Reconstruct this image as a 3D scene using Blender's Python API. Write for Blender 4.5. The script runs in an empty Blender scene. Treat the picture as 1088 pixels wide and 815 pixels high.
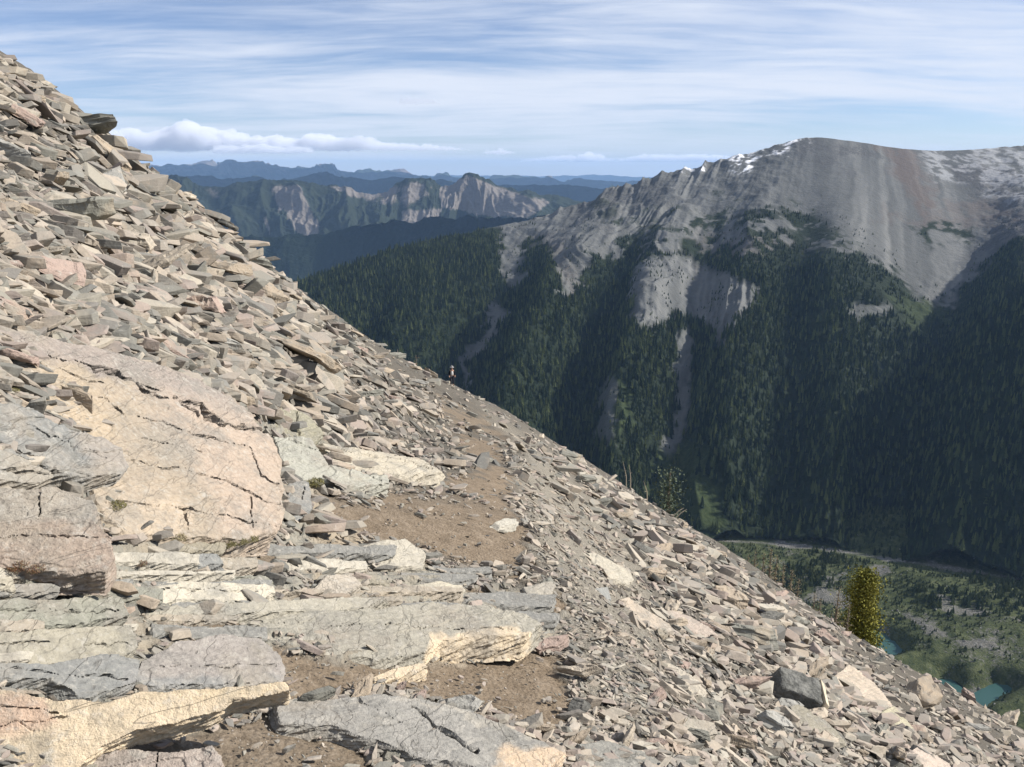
import bpy, bmesh, math, random
import numpy as np
from mathutils import Vector, Matrix, noise as mnoise

# ------------------------------------------------------------------ camera, sky, sun
SC = bpy.context.scene
COL = SC.collection
R = math.radians
F, U0, V0 = 880.0, 544.0, 407.5
PITCH = math.atan((V0 - 180.0) / F)
CP, SP = math.cos(PITCH), math.sin(PITCH)

cd = bpy.data.cameras.new('camera')
cam = bpy.data.objects.new('camera', cd)
COL.objects.link(cam)
cam.location = (0, 0, 0)
cam.rotation_euler = (R(90) - PITCH, 0, 0)
cd.sensor_width = 36.0
cd.lens = 36.0 * F / 1088.0
cd.clip_start = 0.05
cd.clip_end = 200000.0
SC.camera = cam

SUN_AZ, SUN_EL = 85.0, 33.0          # clockwise from the view direction (+y)
sx, sy, sz = math.sin(R(SUN_AZ)) * math.cos(R(SUN_EL)), math.cos(R(SUN_AZ)) * math.cos(R(SUN_EL)), math.sin(R(SUN_EL))
sl = bpy.data.lights.new('sun', 'SUN')
sl.energy = 5.0
sl.angle = R(0.5)
sl.color = (1.0, 0.95, 0.88)
sun = bpy.data.objects.new('sun', sl)
COL.objects.link(sun)
sun.rotation_euler = Vector((sx, sy, sz)).to_track_quat('Z', 'Y').to_euler()

world = bpy.data.worlds.new('World')
SC.world = world
world.use_nodes = True


class NT:
    """small helper to write node trees"""
    def __init__(s, tree):
        s.t = tree
        s.t.nodes.clear()

    def n(s, typ, ins=None, **props):
        nd = s.t.nodes.new(typ)
        for k, v in props.items():
            setattr(nd, k, v)
        for k, v in (ins or {}).items():
            s.put(nd, k, v)
        return nd

    def put(s, nd, k, v):
        sock = nd.inputs[k]
        if isinstance(v, bpy.types.NodeSocket):
            s.t.links.new(v, sock)
        elif isinstance(v, bpy.types.Node):
            s.t.links.new(v.outputs[0], sock)
        else:
            sock.default_value = v

    def math(s, op, a, b=None, c=None, clamp=False):
        nd = s.n('ShaderNodeMath', operation=op, use_clamp=clamp)
        for i, v in enumerate((a, b, c)):
            if v is not None:
                s.put(nd, i, v)
        return nd.outputs[0]

    def vmath(s, op, a, b=None, scale=None):
        nd = s.n('ShaderNodeVectorMath', operation=op)
        s.put(nd, 0, a)
        if b is not None:
            s.put(nd, 1, b)
        if scale is not None:
            s.put(nd, 'Scale', scale)
        return nd.outputs[0]

    def noise(s, vec, scale, detail=5.0, rough=0.55, dist=0.0, out='Fac'):
        nd = s.n('ShaderNodeTexNoise', {'Scale': scale, 'Detail': detail, 'Roughness': rough, 'Distortion': dist})
        if vec is not None:
            s.put(nd, 'Vector', vec)
        return nd.outputs[out]

    def maprange(s, v, a, b, c=0.0, d=1.0, smooth=True):
        nd = s.n('ShaderNodeMapRange', interpolation_type='SMOOTHSTEP' if smooth else 'LINEAR')
        for i, x in zip(('Value', 'From Min', 'From Max', 'To Min', 'To Max'), (v, a, b, c, d)):
            s.put(nd, i, x)
        return nd.outputs[0]

    def mix(s, fac, a, b, blend='MIX'):
        nd = s.n('ShaderNodeMix', data_type='RGBA', blend_type=blend)
        s.put(nd, 0, fac)
        for k, v in ((6, a), (7, b)):
            if isinstance(v, tuple) and len(v) == 3:
                v = (*v, 1.0)
            s.put(nd, k, v)
        return nd.outputs[2]

    def ramp(s, fac, stops, interp='LINEAR'):
        nd = s.n('ShaderNodeValToRGB')
        cr = nd.color_ramp
        cr.interpolation = interp
        while len(cr.elements) < len(stops):
            cr.elements.new(0.5)
        for e, (p, c) in zip(cr.elements, stops):
            e.position = p
            e.color = (*c, 1.0) if len(c) == 3 else c
        s.put(nd, 0, fac)
        return nd.outputs[0]

    def attr(s, name, out='Fac'):
        return s.n('ShaderNodeAttribute', attribute_name=name).outputs[out]

    def scalevec(s, vec, sc, rot=(0, 0, 0)):
        return s.n('ShaderNodeMapping', {'Vector': vec, 'Scale': sc, 'Rotation': rot}).outputs[0]


w = NT(world.node_tree)
sky = w.n('ShaderNodeTexSky', sky_type='NISHITA', sun_disc=False)
sky.sun_elevation = R(SUN_EL)
sky.sun_rotation = R(SUN_AZ)
sky.altitude = 2000.0
sky.air_density = 1.0
sky.dust_density = 0.15
sky.ozone_density = 3.0
tc = w.n('ShaderNodeTexCoord').outputs['Generated']
sep = w.n('ShaderNodeSeparateXYZ', {0: tc})
den = w.math('ADD', w.math('MAXIMUM', sep.outputs[2], 0.0), 0.10)
px = w.math('DIVIDE', sep.outputs[0], den)
py = w.math('DIVIDE', sep.outputs[1], den)
pl = w.n('ShaderNodeCombineXYZ', {0: px, 1: py, 2: 0.0}).outputs[0]
# thin high cirrus: long bands across the sky, broken by a finer fibrous noise
wrp = w.vmath('SCALE', w.vmath('SUBTRACT', w.noise(pl, 0.35, 3, .5, out='Color'), (0.5, 0.5, 0.5)), scale=1.2)
pl = w.vmath('ADD', pl, wrp)
v1 = w.scalevec(pl, (0.17, 0.50, 1.0), (0, 0, R(-20)))
v2 = w.scalevec(pl, (0.9, 3.2, 1.0), (0, 0, R(-26)))
v3 = w.scalevec(pl, (0.16, 0.26, 1.0), (0, 0, R(16)))
n1 = w.noise(v1, 1.3, 7, 0.55, 0.6)
n2 = w.noise(v2, 1.6, 6, 0.6, 0.4)
n3 = w.noise(v3, 1.7, 3, 0.5, 0.2)
cir = w.math('ADD', w.math('MULTIPLY', n1, 0.60), w.math('ADD', w.math('MULTIPLY', n2, 0.22), w.math('MULTIPLY', n3, 0.30)))
cfac = w.maprange(cir, 0.43, 0.68, 0.06, 0.95)
hz = w.maprange(sep.outputs[2], 0.0, 0.09, 0.75, 1.0)
cfac = w.math('MULTIPLY', cfac, hz)
skyc = w.mix(cfac, w.mix(1.0, sky.outputs[0], (.97, .95, 1.06), 'MULTIPLY'), (7.3, 7.8, 8.8))
bg = w.n('ShaderNodeBackground', {'Color': skyc, 'Strength': 0.075})
wo = w.n('ShaderNodeOutputWorld', {'Surface': bg.outputs[0]})

SC.view_settings.view_transform = 'Standard'
SC.view_settings.look = 'None'
SC.view_settings.exposure = 0.60
SC.view_settings.gamma = 1.0
SC.view_settings.use_curve_mapping = False
SC.render.engine = 'CYCLES'
SC.cycles.max_bounces = 8
SC.cycles.diffuse_bounces = 1
SC.cycles.glossy_bounces = 2
SC.cycles.volume_bounces = 6
SC.cycles.transparent_max_bounces = 8
SC.cycles.use_denoising = True
SC.cycles.denoiser = 'OPENIMAGEDENOISE'
SC.cycles.denoising_input_passes = 'RGB_ALBEDO_NORMAL'
SC.cycles.denoising_prefilter = 'ACCURATE'

# ------------------------------------------------------------------ maths helpers
rs = np.random.RandomState(7)
random.seed(7)


def smooth(a, b, x):
    t = np.clip((x - a) / (b - a), 0, 1)
    return t * t * (3 - 2 * t)


_perm = np.random.RandomState(3).permutation(4096)
_grad = np.random.RandomState(5).uniform(-1, 1, (4096,))


def _h(ix, iy, seed):
    return _grad[_perm[(ix + _perm[(iy + seed * 131) & 4095]) & 4095]]


def vnoise(x, y, seed=0):
    ix, iy = np.floor(x).astype(np.int64), np.floor(y).astype(np.int64)
    fx, fy = x - ix, y - iy
    fx = fx * fx * fx * (fx * (fx * 6 - 15) + 10)
    fy = fy * fy * fy * (fy * (fy * 6 - 15) + 10)
    a, b = _h(ix, iy, seed), _h(ix + 1, iy, seed)
    c, d = _h(ix, iy + 1, seed), _h(ix + 1, iy + 1, seed)
    return (a * (1 - fx) + b * fx) * (1 - fy) + (c * (1 - fx) + d * fx) * fy


def fbm(x, y, octv=5, seed=0, gain=0.5, lac=2.03):
    s, a, t = 0.0, 1.0, 0.0
    for i in range(octv):
        s = s + a * vnoise(x + 17.3 * i, y - 9.1 * i, seed + i)
        t += a
        a *= gain
        x, y = x * lac, y * lac
    return s / t


def ridged(x, y, octv=5, seed=0, gain=0.5, lac=2.07):
    s, a, t = 0.0, 1.0, 0.0
    for i in range(octv):
        s = s + a * (1 - 2 * np.abs(vnoise(x + 7.7 * i, y + 3.3 * i, seed + i)))
        t += a
        a *= gain
        x, y = x * lac, y * lac
    return s / t


def ray(u, v):
    """direction of a picture point per metre of forward distance: (dx, dz)"""
    u, v = np.asarray(u, float), np.asarray(v, float)
    xc, yc = (u - U0) / F, (V0 - v) / F
    fy = CP + yc * SP
    return xc / fy, (-SP + yc * CP) / fy


def proj(x, y, z):
    d = y * CP - z * SP
    return U0 + F * x / d, V0 - F * (y * SP + z * CP) / d


def inpoly(u, v, poly):
    u, v = np.asarray(u), np.asarray(v)
    r = np.zeros(u.shape, bool)
    n = len(poly)
    for i in range(n):
        (x1, y1), (x2, y2) = poly[i], poly[(i + 1) % n]
        if y1 == y2:
            continue
        c = ((y1 > v) != (y2 > v)) & (u < (x2 - x1) * (v - y1) / (y2 - y1) + x1)
        r ^= c
    return r


def polydist(u, v, poly, closed=True):
    best = np.full(np.shape(u), 1e9)
    n = len(poly)
    for i in range(n if closed else n - 1):
        (x1, y1), (x2, y2) = poly[i], poly[(i + 1) % n]
        dx, dy = x2 - x1, y2 - y1
        t = np.clip(((u - x1) * dx + (v - y1) * dy) / (dx * dx + dy * dy + 1e-9), 0, 1)
        best = np.minimum(best, np.hypot(u - x1 - t * dx, v - y1 - t * dy))
    return best


def softpoly(u, v, poly, soft):
    d = polydist(u, v, poly)
    d = np.where(inpoly(u, v, poly), d, -d)
    return smooth(-soft, soft, d)


# ------------------------------------------------------------------ object helpers
def tag(o, label=None, cat=None, group=None, kind=None):
    if label:
        o['label'] = label
    if cat:
        o['category'] = cat
    if group:
        o['group'] = group
    if kind:
        o['kind'] = kind
    return o


def mesh_np(name, verts, faces, mat=None, attrs=None, smooth_shade=False):
    """faces: (n,3) or (n,4) int array, all of one size"""
    me = bpy.data.meshes.new(name)
    verts = np.ascontiguousarray(verts, dtype=np.float32)
    faces = np.ascontiguousarray(faces, dtype=np.int32)
    k = faces.shape[1]
    me.vertices.add(len(verts))
    me.vertices.foreach_set('co', verts.ravel())
    me.loops.add(faces.size)
    me.loops.foreach_set('vertex_index', faces.ravel())
    me.polygons.add(len(faces))
    me.polygons.foreach_set('loop_start', np.arange(0, faces.size, k, dtype=np.int32))
    me.update(calc_edges=True)
    me.polygons.foreach_set('use_smooth', np.full(len(faces), smooth_shade))
    for an, av in (attrs or {}).items():
        av = np.asarray(av, np.float32)
        if av.ndim == 1:
            a = me.attributes.new(an, 'FLOAT', 'POINT')
            a.data.foreach_set('value', av)
        else:
            a = me.attributes.new(an, 'FLOAT_VECTOR', 'POINT')
            a.data.foreach_set('vector', av.ravel())
    if mat:
        me.materials.append(mat)
    me.validate()
    return me


def link(name, me, parent=None):
    o = bpy.data.objects.new(name, me)
    COL.objects.link(o)
    if parent:
        o.parent = parent
    return o


def gridfaces(ni, nj):
    i, j = np.meshgrid(np.arange(ni - 1), np.arange(nj - 1), indexing='ij')
    a = (i * nj + j).ravel()
    return np.stack([a, a + nj, a + nj + 1, a + 1], 1)


def mat_new(name):
    m = bpy.data.materials.new(name)
    m.use_nodes = True
    return m, NT(m.node_tree)


def finish(m, t, color, rough=0.9, bump=None, strength=0.5, dist=0.02, spec=0.2, **extra):
    b = t.n('ShaderNodeBsdfPrincipled', {'Roughness': rough, 'Specular IOR Level': spec})
    if isinstance(color, tuple) and len(color) == 3:
        color = (*color, 1)
    t.put(b, 'Base Color', color)
    for k, v in extra.items():
        t.put(b, k.replace('_', ' '), v)
    if bump is not None:
        bn = t.n('ShaderNodeBump', {'Strength': strength, 'Distance': dist, 'Height': bump})
        t.put(b, 'Normal', bn.outputs[0])
    t.n('ShaderNodeOutputMaterial', {'Surface': b.outputs[0]})
    return m


# ------------------------------------------------------------------ far terrain
def crom(P, ts):
    """Catmull-Rom through rows of P at parameters ts in 0..1 (uniform)"""
    n = len(P)
    x = np.clip(ts * (n - 1), 0, n - 1 - 1e-6)
    i = x.astype(int)
    f = (x - i).reshape(-1, *([1] * (P.ndim - 1)))
    g = lambda k: P[np.clip(i + k, 0, n - 1)]
    p0, p1, p2, p3 = g(-1), g(0), g(1), g(2)
    return 0.5 * (2 * p1 + (p2 - p0) * f + (2 * p0 - 5 * p1 + 4 * p2 - p3) * f ** 2 + (3 * p1 - p0 - 3 * p2 + p3) * f ** 3)


NR = 6  # rows per column


def build_cols(cols, zb):
    """cols: list of (Yc, [(u,v) crest ... (u,v) base], relief, bulge list). Returns 3D points (ncol, NR, 3)."""
    out = []
    for Yc, pts, rel in cols:
        (u0, v0), (u1, v1) = pts[0], pts[-1]
        dx0, dz0 = ray(u0, v0)
        dx1, dz1 = ray(u1, v1)
        zc = Yc * dz0
        Yb = zb / dz1
        # resample the picture line to NR rows by v
        pts = np.array(pts, float)
        vs = np.linspace(0, 1, NR)
        vv = pts[:, 1]
        tv = (vv - vv[0]) / (vv[-1] - vv[0])
        uu = np.interp(vs, tv, pts[:, 0])
        vv = vv[0] + vs * (vv[-1] - vv[0])
        row = []
        g = (zb - zc) / (Yb - Yc)
        for u, v in zip(uu, vv):
            dx, dz = ray(u, v)
            y = (zc - Yc * g) / (dz - g)
            row.append((y * dx, y, y * dz))
        out.append(row)
    return np.array(out)


def sweep_mountain(cols, zb, ns, nt, relief_fn, back=900.0):
    P = build_cols(cols, zb)
    rel = np.array([c[2] for c in cols], float)
    S = np.linspace(0, 1, ns)
    G = crom(P, S)                              # ns, NR, 3
    T = np.linspace(0, 1, nt)
    H = crom(np.swapaxes(G, 0, 1), T)           # nt, ns, 3
    H = np.swapaxes(H, 0, 1).copy()             # ns, nt, 3
    relS = crom(rel, S)
    x, y = H[..., 0], H[..., 1]
    across = np.cumsum(np.r_[0, np.hypot(*(np.diff(H[:, nt // 3, :2], axis=0).T))])
    H[..., 2] += relief_fn(across[:, None] + 0 * T[None], T[None] + 0 * S[:, None], relS[:, None], x, y)
    # back side, past the crest
    nb = 24
    bt = (np.arange(nb, 0, -1) / nb)
    c = H[:, :1, :]
    B = np.repeat(c, nb, axis=1).copy()
    B[..., 1] += bt[None] * back
    B[..., 2] -= (bt[None] * back) * 0.55 + 0.0
    B[..., 2] += fbm(B[..., 0] / 160, B[..., 1] / 160, 4, 9) * 60 * bt[None]
    A = np.concatenate([B, H], axis=1)
    tt = np.concatenate([-bt, T])
    return A, across, tt


# ---- the big mountain across the valley
M1 = [
    (2500, [(150, 330), (200, 400), (60, 520)], 0),
    (2900, [(240, 322), (260, 380), (150, 540)], 0),
    (3150, [(330, 294), (350, 350), (250, 560)], 25),
    (3300, [(400, 270), (405, 330), (310, 570)], -15),
    (3400, [(450, 256), (430, 340), (350, 585)], 25),
    (3500, [(520, 243), (478, 320), (440, 400), (390, 595)], -10),
    (3600, [(572, 231), (536, 300), (504, 370), (490, 410), (430, 600)], -75),
    (3680, [(640, 207), (602, 280), (560, 380), (535, 450), (515, 600)], 75),
    (3720, [(690, 190), (662, 260), (640, 340), (610, 450), (590, 600)], -65),
    (3780, [(738, 178), (700, 260), (680, 330), (662, 420), (650, 600)], 50),
    (3800, [(785, 166), (752, 250), (742, 340), (722, 440), (695, 598)], -60),
    (3850, [(830, 153), (800, 240), (786, 330), (776, 430), (765, 574)], 50),
    (3880, [(862, 146), (850, 240), (838, 330), (830, 430), (815, 571)], -25),
    (3900, [(905, 150), (900, 230), (888, 320), (884, 430), (875, 578)], 45),
    (3950, [(960, 158), (974, 230), (990, 290), (965, 340), (928, 430), (905, 584)], -70),
    (4050, [(1012, 160), (1040, 230), (1035, 290), (1010, 340), (970, 450), (950, 592)], -70),
    (4150, [(1090, 155), (1110, 220), (1100, 280), (1070, 350), (1035, 460), (1015, 602)], 100),
    (4250, [(1200, 150), (1240, 230), (1230, 300), (1190, 400), (1150, 500), (1110, 620)], -20),
    (4300, [(1350, 150), (1420, 240), (1400, 320), (1350, 420), (1300, 520), (1240, 650)], 0),
]
ZB = -750.0


def relief1(a, t, rel, x, y):
    env = smooth(0.03, 0.35, t) * (1 - 0.75 * smooth(0.85, 1.0, t))
    warp = fbm(x / 500, y / 500, 3, 11) * 140
    g = ridged((a + warp) / 260.0, t * 1.3, 4, 21, 0.5)
    z = rel * env * .98 + g * env * 34
    g2 = ridged((a + warp * .6) / 70.0, t * 3.0, 3, 31, 0.5)
    z = z + g2 * (2.5 + 10 * smooth(.25, .6, t) * (1 - smooth(.85, 1, t)))
    z = z + fbm(x / 120, y / 120, 5, 41) * 16 * smooth(0, .1, t) + fbm(x / 45, y / 45, 4, 43) * 9
    # jagged crest left of the summit
    u = U0 + F * x / y
    jag = smooth(560, 600, u) * (1 - smooth(760, 800, u)) * (1 - smooth(0, 0.12, t))
    z = z + jag * (ridged(a / 60, t * 4, 4, 51) * 22)
    # crags below the crest on the left of the scree
    crag = smooth(540, 600, u) * (1 - smooth(700, 760, u)) * smooth(0.03, .1, t) * (1 - smooth(.25, .42, t))
    z = z + crag * ridged((a + warp) / 90, t * 4, 4, 53) * 26
    # big smooth scree fans right of the summit
    fan = smooth(800, 860, u) * (1 - smooth(1000, 1060, u)) * (1 - smooth(.22, .36, t))
    z = z - fan * (fbm(x / 120, y / 120, 5, 41) * 14 * smooth(0, .1, t) + fbm(x / 45, y / 45, 4, 43) * 7.5 + g * env * 24 + g2 * 2)
    # ribs between the pale chutes in the middle
    uu, vv = proj(x, y, y * 0 - 380)
    chute = softpoly(uu, uu * 0 + 300, [(660, 0), (830, 0), (830, 900), (660, 900)], 30) * smooth(.3, .42, t) * (1 - smooth(.55, .68, t))
    z = z + chute * ridged((a + warp * .3) / 75, t * 1.2, 3, 61) * 34
    return z


A1, ac1, tt1 = sweep_mountain(M1, ZB, 900, 560, relief1, 1100)
U1, V1 = proj(A1[..., 0], A1[..., 1], A1[..., 2])
wn = fbm(A1[..., 0] / 90, A1[..., 1] / 90, 4, 71)
wn2 = fbm(A1[..., 0] / 28, A1[..., 1] / 28, 3, 73)
S1 = np.repeat(ac1[:, None], len(tt1), 1)
streak = fbm(S1 / 28 + wn * .6, np.repeat(tt1[None], len(ac1), 0) * 5, 4, 75)
uw = U1 + wn * 26 + wn2 * 10
vw = V1 + wn * 22 + wn2 * 9 + streak * 10
# where bare rock and scree lie: a curve in height along the mountain, plus chutes
treeline = np.interp(U1, [300, 480, 520, 545, 600, 640, 690, 740, 800, 850, 900, 950, 985, 1010, 1060, 1100],
                     [200, 225, 232, 250, 262, 268, 262, 262, 262, 248, 262, 290, 322, 330, 262, 250])
scree = 1 - smooth(-7, 9, vw - treeline)
CH = [
    ([(540, 235), (572, 240), (556, 262), (556, 300), (538, 308), (530, 275)], 5, 1.0),
    ([(524, 320), (540, 330), (500, 395), (488, 412), (494, 378)], 4, 1.0),
    ([(585, 255), (640, 250), (612, 300), (598, 318), (590, 300)], 5, 0.9),
    ([(678, 285), (715, 268), (755, 285), (800, 300), (800, 320), (775, 350), (768, 372), (758, 350), (722, 330), (690, 352), (672, 340), (668, 310)], 7, 1.0),
    ([(716, 355), (738, 350), (735, 420), (720, 490), (710, 480), (720, 420)], 5, 0.9),
    ([(640, 400), (655, 395), (650, 470), (634, 480)], 4, 0.6),
    ([(905, 325), (945, 322), (940, 336), (905, 338)], 3, 0.8),
    ([(975, 262), (992, 282), (990, 312), (1015, 324), (988, 322), (978, 300)], 3, 1.0),
    ([(1030, 235), (1075, 232), (1085, 252), (1030, 255)], 6, 0.7),
]
for poly, soft, amt in CH:
    scree = np.maximum(scree, amt * softpoly(uw * .5 + U1 * .5, vw * .35 + V1 * .65, poly, soft))
GR = [
    ([(835, 222), (870, 228), (905, 255), (870, 262), (840, 246)], 8, 1.0),
    ([(715, 232), (760, 226), (792, 214), (770, 248), (720, 252)], 6, 1.0),
    ([(900, 262), (950, 282), (975, 305), (940, 312)], 7, 1.0),
    ([(985, 240), (1040, 244), (1030, 262), (985, 258)], 5, 1.0),
    ([(655, 250), (700, 236), (720, 245), (690, 275), (660, 285)], 7, 0.9),
    ([(800, 215), (830, 225), (850, 262), (815, 268), (790, 245)], 7, 0.9),
    ([(640, 214), (668, 222), (650, 240), (634, 232)], 5, 0.6),
    ([(768, 280), (830, 250), (905, 275), (905, 300), (800, 305)], 7, 1.0),
]
for poly, soft, amt in GR:
    scree = scree * (1 - amt * softpoly(uw, vw, poly, soft) * smooth(-.35, .02, wn2 + wn))
scree = np.clip(scree, 0, 1)
# meadow (short bright green) along gullies near the foot
meadow = np.zeros_like(scree)
for poly, soft, amt in [([(690, 520), (745, 470), (775, 560), (735, 575), (700, 560)], 10, 1), ([(660, 385), (674, 372), (662, 460), (648, 470)], 5, .9),
                        ([(690, 300), (500, 440), (520, 380), (560, 330)], 1, 0), ([(960, 318), (1000, 322), (1010, 345), (960, 350)], 7, .8)]:
    if amt:
        meadow = np.maximum(meadow, amt * softpoly(uw, vw, poly, soft))
snow = softpoly(U1, vw, [(715, 170), (790, 155), (868, 142), (858, 156), (805, 168), (790, 184), (770, 172), (730, 180)], 5)
snow = np.maximum(snow, softpoly(U1, vw, [(975, 158), (1150, 148), (1150, 215), (1060, 212), (985, 185)], 7) * .22)
snow = snow * smooth(-.25, .35, wn2 * 1.3 + streak * .7)
brown = np.zeros_like(scree)
for poly, soft, amt in [([(935, 158), (972, 156), (990, 205), (985, 245), (965, 205)], 7, 1.0), ([(930, 235), (990, 225), (1060, 215), (1090, 235), (1000, 245)], 9, .7),
                        ([(870, 262), (895, 285), (900, 300), (875, 280)], 6, .8), ([(740, 258), (840, 248), (830, 272), (735, 280)], 9, .5),
                        ([(600, 285), (612, 282), (600, 315), (590, 305)], 5, .5), ([(560, 250), (600, 246), (590, 290), (562, 295)], 8, .35)]:
    brown = np.maximum(brown, amt * softpoly(uw, vw, poly, soft))
dark_rock_shade = np.zeros_like(scree)  # dark rock, plus shade of the right-hand bowl painted into the rock
for poly, soft, amt in [([(840, 150), (935, 150), (900, 172), (850, 168)], 8, .7), ([(1005, 172), (1100, 185), (1100, 225), (1060, 215), (1015, 190)], 8, 1.0), ([(1060, 225), (1150, 215), (1150, 330), (1010, 340), (1040, 270)], 12, .9),
                        ([(600, 205), (700, 185), (720, 210), (660, 235), (600, 240)], 12, .6)]:
    dark_rock_shade = np.maximum(dark_rock_shade, amt * softpoly(uw, vw, poly, soft))


def mountain_mat():
    m, t = mat_new('mountain_ground')
    g = t.n('ShaderNodeNewGeometry').outputs['Position']
    sc, me_, sn, br, dk, st = (t.attr(k) for k in ('scree', 'meadow', 'snow', 'brown', 'darkrock_shade', 'streak'))
    nz = t.noise(g, 0.02, 6, 0.6)
    nz2 = t.noise(g, 0.12, 4, 0.6)
    rock = t.ramp(t.math('ADD', t.math('MULTIPLY', st, 0.85), t.math('MULTIPLY', nz, 0.35)),
                  [(0.05, (0.066, 0.069, 0.068)), (0.5, (0.108, 0.111, 0.108)), (0.95, (0.165, 0.166, 0.158))])
    rock = t.mix(t.math('MULTIPLY', nz2, 0.35), rock, (0.118, 0.121, 0.116))
    rock = t.mix(t.math('MULTIPLY', dk, t.maprange(nz2, .35, .6)), rock, (0.055, 0.054, 0.056))
    rock = t.mix(t.math('MULTIPLY', br, 0.45), rock, (0.115, 0.078, 0.062))
    veg = t.ramp(nz2, [(0.3, (0.010, 0.016, 0.010)), (0.6, (0.018, 0.026, 0.014)), (0.85, (0.035, 0.042, 0.02))])
    veg = t.mix(me_, veg, t.ramp(nz2, [(0.3, (0.022, 0.034, 0.014)), (0.7, (0.045, 0.058, 0.024))]))
    c = t.mix(sc, veg, rock)
    c = t.mix(sn, c, (0.78, 0.79, 0.82))
    bump = t.math('ADD', t.noise(g, 0.05, 8, 0.65), t.math('MULTIPLY', nz2, 0.3))
    return finish(m, t, c, 0.95, bump, 0.8, 7.0, 0.1)


MAT_M = mountain_mat()


def mountain_obj(name, A, attrs):
    n = A.shape[0] * A.shape[1]
    at = {k: np.asarray(v).reshape(n) for k, v in attrs.items()}
    me = mesh_np(name, A.reshape(n, 3), gridfaces(A.shape[0], A.shape[1])[:, ::-1], MAT_M, at, True)
    return link(name, me)


o = mountain_obj('mountain', A1, dict(scree=scree, meadow=meadow, snow=snow, brown=brown, darkrock_shade=dark_rock_shade, streak=np.clip(streak * .9 + .36, 0, 1)))
tag(o, 'grey scree mountain with a snowy summit and forested lower slopes', 'mountain', kind='structure')

# ---- mountain on the right of the valley, out of the picture: it shades the valley head
def mound(x, y, line, wid):
    best = np.full(x.shape, -1e9)
    for (x1, y1, z1), (x2, y2, z2) in zip(line[:-1], line[1:]):
        dx, dy = x2 - x1, y2 - y1
        t = np.clip(((x - x1) * dx + (y - y1) * dy) / (dx * dx + dy * dy), 0, 1)
        d = np.hypot(x - x1 - t * dx, y - y1 - t * dy)
        z = z1 + (z2 - z1) * t - d * wid
        best = np.maximum(best, z)
    return best


gx, gy = np.meshgrid(np.linspace(1350, 4700, 220), np.linspace(300, 4600, 300), indexing='ij')
CAST = [(2750, 1250, -350), (2350, 1640, 200), (2420, 1900, 500), (2800, 2500, 550), (3350, 3200, 500), (4000, 4200, 300)]
gz = mound(gx, gy, CAST, 0.98)
gz = np.maximum(gz + ridged(gx / 300, gy / 300, 5, 83) * 45, -830)
Ar = np.stack([gx, gy, gz], -1)
zz = np.zeros(gx.shape)
o = mountain_obj('mountain', Ar, dict(scree=smooth(-200, 100, gz + fbm(gx / 90, gy / 90, 4, 85) * 200), meadow=zz, snow=zz, brown=zz, darkrock_shade=zz, streak=zz + .5))
tag(o, 'shaded mountainside closing the valley on its right', 'mountain', kind='structure')

# ---- distant ranges
def range_cols(crest, Y, drop, dv):
    """crest: [(u,v)], Y distance, base 'drop' metres below, dv px down"""
    cols = []
    for k, (u, v, r) in enumerate(crest):
        cols.append((Y, [(u, v), (u - 8, v + dv * .5), (u - 14, v + dv)], r))
    return cols


def far_mat(name, veg, rock, scale):
    m, t = mat_new(name)
    g = t.n('ShaderNodeNewGeometry').outputs['Position']
    rk = t.attr('rock')
    nz = t.noise(g, scale, 8, 0.65)
    nz2 = t.noise(g, scale * 8, 4, 0.6)
    f = t.maprange(t.math('ADD', rk, t.math('MULTIPLY', nz, 0.9)), 0.82, 1.05)
    c = t.mix(f, t.mix(nz2, tuple(a * .6 for a in veg), tuple(a * 1.5 for a in veg)), t.mix(nz2, tuple(a * .7 for a in rock), tuple(a * 1.3 for a in rock)))
    bump = t.math('ADD', t.noise(g, scale * 3, 8, 0.65), t.math('MULTIPLY', nz2, .35))
    return finish(m, t, c, 0.95, bump, 1.0, 0.55 / scale / 10, 0.1)


def make_range(name, label, crest, Y, dv, zb, ns, nt, amp, wl, mat, back, rockfn, seed):
    def rel(a, t, rl, x, y):
        env = smooth(0, 0.25, t)
        warp = fbm(x / (wl * 2), y / (wl * 2), 3, seed) * wl * .6
        z = ridged((a + warp) / wl, t * 1.2, 5, seed + 1, .52) * amp * (0.45 + 1.35 * env)
        z = z + fbm(x / (wl * .4), y / (wl * .4), 5, seed + 2) * amp * .4 + rl * env
        z = z + ridged(a / (wl * .3), t * 3, 4, seed + 3) * amp * .22
        return z
    A, ac, tt = sweep_mountain(range_cols(crest, Y, 0, dv), zb, ns, nt, rel, back)
    U, V = proj(A[..., 0], A[..., 1], A[..., 2])
    n = A.shape[0] * A.shape[1]
    me = mesh_np(name, A.reshape(n, 3), gridfaces(A.shape[0], A.shape[1])[:, ::-1], mat, {'rock': rockfn(U, V, A, ac, tt).reshape(n)}, True)
    return tag(link(name, me), label, 'mountains', kind='structure')


def rock3(U, V, A, ac, tt):
    S = np.repeat(ac[:, None], len(tt), 1)
    st = fbm(S / 90, np.repeat(tt[None], len(ac), 0) * 3, 4, 93) * .5
    uu = U + st * 14
    r = np.zeros(U.shape)
    for poly, sf, am in [([(293, 200), (318, 196), (340, 245), (330, 258), (305, 240)], 9, .9), ([(275, 230), (284, 228), (292, 250), (285, 252)], 4, .5),
                         ([(425, 225), (470, 222), (458, 252), (430, 262)], 9, .85), ([(462, 200), (495, 186), (545, 204), (585, 215), (560, 232), (505, 228), (470, 220)], 8, .85),
                         ([(345, 196), (420, 196), (450, 192), (460, 208), (430, 222), (380, 215)], 8, .55), ([(210, 200), (250, 192), (262, 200), (230, 212)], 7, .4)]:
        r = np.maximum(r, am * softpoly(uu, V, poly, sf))
    return np.clip(r + st * .35 + .05, 0, 1)


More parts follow.
